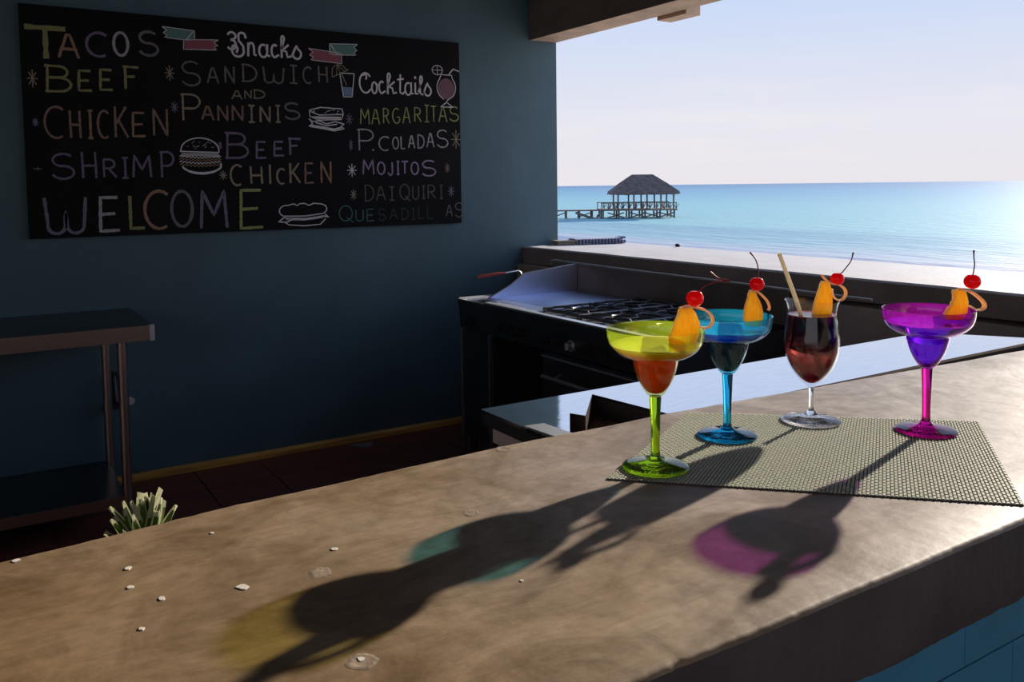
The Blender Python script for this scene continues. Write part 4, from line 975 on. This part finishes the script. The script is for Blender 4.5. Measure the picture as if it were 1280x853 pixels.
def fruit_mat(name, col, col2, tl=0.5):
    m, n, bs, out = new_mat(name)
    t = n.nodes.new('ShaderNodeTexCoord'); nz = n.nodes.new('ShaderNodeTexNoise'); nz.inputs['Scale'].default_value = 160; nz.inputs['Detail'].default_value = 4
    mp = n.nodes.new('ShaderNodeMapping'); mp.inputs['Scale'].default_value = (1.6, 1, 0.5); n.links.new(t.outputs['Object'], mp.inputs[0]); n.links.new(mp.outputs[0], nz.inputs['Vector'])
    r = n.nodes.new('ShaderNodeValToRGB'); n.links.new(nz.outputs['Fac'], r.inputs[0])
    r.color_ramp.elements[0].position = 0.35; r.color_ramp.elements[0].color = (*col, 1); r.color_ramp.elements[1].position = 0.65; r.color_ramp.elements[1].color = (*col2, 1)
    n.links.new(r.outputs[0], bs.inputs['Base Color']); setp(bs, rough=0.3)
    b = n.nodes.new('ShaderNodeBsdfTranslucent'); n.links.new(r.outputs[0], b.inputs[0])
    mxn = n.nodes.new('ShaderNodeMixShader'); mxn.inputs[0].default_value = tl
    n.links.new(bs.outputs[0], mxn.inputs[1]); n.links.new(b.outputs[0], mxn.inputs[2]); n.links.new(mxn.outputs[0], out.inputs[0])
    bp = n.nodes.new('ShaderNodeBump'); bp.inputs['Strength'].default_value = 0.4; bp.inputs['Distance'].default_value = 0.001
    n.links.new(nz.outputs['Fac'], bp.inputs['Height']); n.links.new(bp.outputs[0], bs.inputs['Normal'])
    return m
m_flesh = fruit_mat('orange_flesh', (1.0, 0.52, 0.03), (1.0, 0.74, 0.10), 0.6)
m_pith = fruit_mat('pale_pith', (0.98, 0.80, 0.52), (1.0, 0.88, 0.66), 0.4)
m_peel = fruit_mat('orange_peel', (0.95, 0.30, 0.02), (1.0, 0.45, 0.04), 0.55)
m_cherry = None
def cherry_mat():
    m, n, bs, out = new_mat('maraschino_cherry'); setp(bs, col=(0.95, 0.006, 0.015), rough=0.12, spec=0.6)
    b = n.nodes.new('ShaderNodeBsdfTranslucent'); b.inputs[0].default_value = (1.0, 0.02, 0.03, 1)
    mxn = n.nodes.new('ShaderNodeMixShader'); mxn.inputs[0].default_value = 0.45
    n.links.new(bs.outputs[0], mxn.inputs[1]); n.links.new(b.outputs[0], mxn.inputs[2]); n.links.new(mxn.outputs[0], out.inputs[0]); return m
m_cherry = cherry_mat(); m_cstem = mat('cherry_stem', (0.30, 0.025, 0.03), rough=0.45)
def smooth2(pts, sub=5): return smooth_prof(pts, sub)
def garnish(base, wedge, peel, label, pw=0.011, th=0.0075, d0=0.0):
    cu = sum(p[0] for p in wedge) / len(wedge) / 1000; cz = min(p[1] for p in wedge) / 1000
    g = gempty('orange_slice', base, cu, cz, d0); tag(g, label, 'orange slice', 'orange garnishes on the glasses')
    rj = random.Random(int(wedge[0][0] * 7)); L = []
    for (a0_, b0_), (a1_, b1_) in zip(wedge, wedge[1:] + wedge[:1]):
        for t in (0, 0.5): L.append(((a0_ + (a1_ - a0_) * t) / 1000 - cu + rj.uniform(-.0006, .0006), (b0_ + (b1_ - b0_) * t) / 1000 - cz + rj.uniform(-.0004, .0004)))
    bm = bmesh.new(); prism(bm, L, -th / 2, th / 2, plane='xz')
    es = [e for e in bm.edges]
    bmesh.ops.bevel(bm, geom=es, offset=0.0011, segments=2, affect='EDGES', profile=0.6)
    bm.normal_update()
    for f in bm.faces: f.material_index = 0 if abs(f.normal.y) > 0.95 else 1
    bmesh.ops.triangulate(bm, faces=bm.faces)
    o = build('flesh', bm, [m_flesh, m_pith], g, smooth=False)
    # thin pale pith band along the left side
    bm = bmesh.new(); P = smooth2([(u / 1000 - cu, z / 1000 - cz) for u, z in peel], 7)
    n = len(P); V = []
    for i, (u, z) in enumerate(P):
        w = pw * (0.55 + 0.45 * math.sin(math.pi * min(1, i / n * 1.2 + 0.15))) / 2
        a = P[min(i + 1, n - 1)]; b = P[max(i - 1, 0)]; t = Vector((a[0] - b[0], a[1] - b[1])).normalized(); nn = Vector((-t.y, t.x)) * 0.0012
        sh = 0.002 * i / n
        V.append([bm.verts.new((u + nn.x, -w + sh, z + nn.y)), bm.verts.new((u + nn.x, w + sh, z + nn.y)), bm.verts.new((u - nn.x, w + sh, z - nn.y)), bm.verts.new((u - nn.x, -w + sh, z - nn.y))])
    for a, b in zip(V[:-1], V[1:]):
        for j, mi in ((0, 0), (1, 1), (2, 1), (3, 1)):
            f = bm.faces.new((a[j], a[(j + 1) % 4], b[(j + 1) % 4], b[j])); f.material_index = mi; f.smooth = True
    bm.faces.new(V[0]).material_index = 1; bm.faces.new(V[-1][::-1]).material_index = 1
    build('peel_curl', bm, [m_peel, m_pith], g)
    return g
def cherry(base, u, z, r, stem, label, tip=None, fork=None, d=0.0):
    r *= 1.1
    c = gempty('cherry', base, u / 1000, z / 1000 - r, d); tag(c, label, 'cherry', 'cherries on the garnishes')
    bm = bmesh.new(); bmesh.ops.create_icosphere(bm, subdivisions=4, radius=r)
    for v in bm.verts:
        q = v.co.normalized(); h = max(0, q.z)
        v.co *= 1 - 0.18 * max(0, (h - 0.82) / 0.18) ** 1.5 + 0.03 * noise.noise(q * 1.5)
        v.co.z *= 0.96; v.co.z += r
    build('fruit', bm, m_cherry, c, smooth=True)
    bm = bmesh.new()
    P = [(u, z + r * 700)] + list(stem)
    pts = [Vector(((a - u) / 1000, 0.001 * i, (b - z) / 1000 + r)) for i, (a, b) in enumerate(smooth2(P, 5))]
    pts = [Vector((p.x, 0.0, p.z)) for p in pts]
    rs = [0.0009] * len(pts); rs[-1] = rs[-2] = 0.0014; rs[-3] = 0.0012
    tube(bm, pts, rs, 8)
    if fork: tube(bm, [Vector(((a - u) / 1000, 0.001, (b - z) / 1000 + r)) for a, b in smooth2(fork, 5)], 0.0008, 8)
    build('stem', bm, m_cstem, c)
    return c
b1, b2, b4, b3 = (0.714, 0.795, MZ - 0.0026), (0.889, 0.840, MZ - 0.0026), (1.048, 0.824, MZ - 0.0026), (1.137, 0.697, MZ - 0.0026)
garnish(b1, [(16, 152), (48, 155), (54, 170), (55, 186), (50, 198), (44, 206), (30, 205), (29, 197), (24, 188), (22, 178), (17, 169), (18, 161)],
        [(33, 204), (41, 206), (52, 204), (62, 201), (70, 194), (71.5, 186), (67, 179.5), (60, 178.5), (55, 181)], 'orange slice with curled peel on the rim of the green stemmed glass')
cherry(b1, 49.5, 216, 0.0098, [(54, 225), (62, 231.5), (74, 236), (92.5, 237.5)], 'red cherry with a forked stem above the green stemmed glass', fork=[(92.5, 237.5), (86, 239), (78, 241), (68.7, 248.7)])
garnish(b2, [(24, 158), (47, 158), (49, 174), (46, 188), (40, 200), (37, 208), (30, 209), (28, 198), (24, 186), (21, 172)],
        [(33, 208), (41, 206.5), (48, 201), (55, 193), (58.5, 184), (56.5, 180)], 'narrow orange slice with short curled peel on the rim of the blue stemmed glass', pw=0.010)
cherry(b2, 40.5, 217.5, 0.0093, [(41.5, 228), (42, 238), (38.5, 251), (30.5, 262)], 'red cherry with an upright curved stem above the blue stemmed glass')
garnish(b4, [(0, 162), (28, 162), (29, 176), (28, 194), (25, 210), (13.5, 212), (11, 203), (7, 192), (4, 180), (1, 171)],
        [(14, 221), (20, 214), (29, 208), (40, 206), (48, 200), (50, 192), (45, 184), (37, 184), (31, 191), (30, 200)], 'orange slice with looped peel on the rim of the clear hurricane glass', pw=0.009)
cherry(b4, 37, 215.5, 0.0090, [(42, 222.5), (50, 232), (57, 242), (60, 254)], 'red cherry leaning right above the clear hurricane glass')
garnish(b3, [(26, 162), (48, 162), (54, 172), (55, 187), (51, 203), (37, 205), (33, 202), (36, 194), (33, 186), (29, 178), (22, 171), (24, 166)],
        [(42, 205), (50, 205), (60, 201), (70, 194), (78, 186), (79.5, 179), (74, 175), (66, 176.5), (59, 181)], 'orange slice with curled peel on the rim of the magenta stemmed glass', pw=0.012)
cherry(b3, 61.5, 216, 0.0102, [(62.5, 228), (64, 240), (62.8, 250), (62.5, 260)], 'red cherry with a straight upright stem above the magenta stemmed glass')

# ================================================================ FOLDED TOWELS AND PEBBLE ON THE LEDGE
def towel(name, cx, cy_, L, Wd, rz, mats, label, layers=3, th=0.011):
    t = empty(name, (cx, cy_, 1.0385), rz); tag(t, label, 'towel')
    for k in range(layers):
        bm = bmesh.new(); n = 30; rows = []
        for i in range(n + 1):
            x = -L / 2 + L * i / n
            w = 0.0016 * math.sin(x * 60 + k * 2)
            sec = [(-Wd / 2, 0.001), (-Wd / 2 - 0.004, th / 2), (-Wd / 2, th - 0.001), (Wd / 2, th - 0.001), (Wd / 2 + 0.004, th / 2), (Wd / 2, 0.001)]
            up_ = 0.010 * max(0, (i / n - 0.9) / 0.1) if k == layers - 1 else 0
            rows.append([bm.verts.new((x, y + w, k * th + z + up_)) for y, z in sec])
        for a, b in zip(rows[:-1], rows[1:]):
            for j in range(6): f = bm.faces.new((a[j], a[(j + 1) % 6], b[(j + 1) % 6], b[j])); f.smooth = True
        bm.faces.new(rows[0]); bm.faces.new(rows[-1][::-1])
        build('fold', bm, mats, t)
    return t
def stripe_mat():
    m, n, bs, out = new_mat('striped_towel')
    t = n.nodes.new('ShaderNodeTexCoord'); w = n.nodes.new('ShaderNodeTexWave'); w.inputs['Scale'].default_value = 14; w.bands_direction = 'X'; w.inputs['Distortion'].default_value = 0.6
    n.links.new(t.outputs['Object'], w.inputs['Vector']); r = n.nodes.new('ShaderNodeValToRGB'); n.links.new(w.outputs['Fac'], r.inputs[0]); r.color_ramp.interpolation = 'CONSTANT'
    r.color_ramp.elements[0].color = (0.05, 0.07, 0.20, 1); r.color_ramp.elements[1].position = 0.55; r.color_ramp.elements[1].color = (0.45, 0.45, 0.50, 1)
    k = r.color_ramp.elements.new(0.35); k.color = (0.12, 0.18, 0.42, 1)
    n.links.new(r.outputs[0], bs.inputs['Base Color']); bs.inputs['Roughness'].default_value = 0.95; return m
ta = math.atan2(-0.11, 0.44)
towel('folded_towel', 3.385, 4.30, 0.33, 0.10, ta, stripe_mat(), 'navy blue and white striped towel folded on the window ledge', 3, 0.011)
towel('folded_cloth', 3.155, 4.365, 0.12, 0.09, ta, mat('beige_cloth', (0.34, 0.29, 0.24), rough=0.9, var=0.15), 'small beige cloth folded beside the striped towel on the window ledge', 2, 0.014)
bm = bmesh.new(); bmesh.ops.create_icosphere(bm, subdivisions=2, radius=0.017)
for v in bm.verts: v.co *= 1 + 0.25 * noise.noise(v.co * 60); v.co.z = v.co.z * 0.6
o = build('pebble', bm, m_cavity, loc=(3.555, 3.76, 1.047)); tag(o, 'small dark pebble near the outer edge of the window ledge', 'pebble')

# ================================================================ PINEAPPLE WITH VARIEGATED CROWN behind the bar
pa = empty('pineapple', (0.185, 1.25, 0.72)); tag(pa, 'pineapple with trimmed white edged leaves poking up behind the bar counter at the left', 'pineapple')
bm = bmesh.new(); body_prof = smooth_prof([(0.0, 0.0), (0.035, 0.002), (0.052, 0.03), (0.058, 0.085), (0.05, 0.145), (0.028, 0.185), (0.0, 0.192)], 5)
lathe(bm, body_prof, 28)
build('fruit', bm, mat('pineapple_skin', (0.35, 0.20, 0.06), rough=0.7, var=0.4, scale=60, bump=0.6, bscale=60), pa)
m_leaf = mat('green_leaf', (0.13, 0.20, 0.04), rough=0.4, var=0.3, scale=30, stretch=(1, 1, 0.3)); m_leafedge = mat('white_leaf_edge', (0.72, 0.72, 0.55), rough=0.4)
rr = random.Random(11)
for k in range(26):
    ring = k % 3
    a = k * 2.399 + rr.uniform(-.2, .2); tilt = (0.12, 0.42, 0.80)[ring] + rr.uniform(-.08, .08); Lf = (0.082, 0.076, 0.060)[ring] * rr.uniform(.85, 1.08); wd = rr.uniform(0.0085, 0.012)
    bm = bmesh.new(); rows = []; n = 8
    r0_ = (0.004, 0.010, 0.014)[ring]
    tip_w = rr.choice((0.08, 0.5, 0.7)); bend = rr.uniform(-0.25, 0.35)
    for i in range(n + 1):
        t = i / n
        rad_ = r0_ + Lf * t * math.sin(tilt + bend * t * 0.5); z = 0.186 + Lf * t * math.cos(tilt + bend * t * 0.5)
        w = wd * (0.75 + 0.5 * t - (1.25 - tip_w) * t ** 2.2)
        rows.append([Vector((rad_ - lift * 1.2, s_ * w, z + lift)) for s_, lift in ((-1, .0035), (-.78, .0025), (0, 0), (.78, .0025), (1, .0035))])
    rot = Matrix.Rotation(a, 3, 'Z')
    V = [[bm.verts.new(rot @ p) for p in row] for row in rows]
    for i in range(n):
        for q in range(4):
            f = bm.faces.new((V[i][q], V[i][q + 1], V[i + 1][q + 1], V[i + 1][q])); f.smooth = True
            f.material_index = 1 if (q in (0, 3) or (i == n - 1) or (k % 6 == 0 and i > 4)) else 0
    bmesh.ops.solidify(bm, geom=bm.faces[:], thickness=0.0006)
    build('leaf', bm, [m_leaf, m_leafedge], pa)
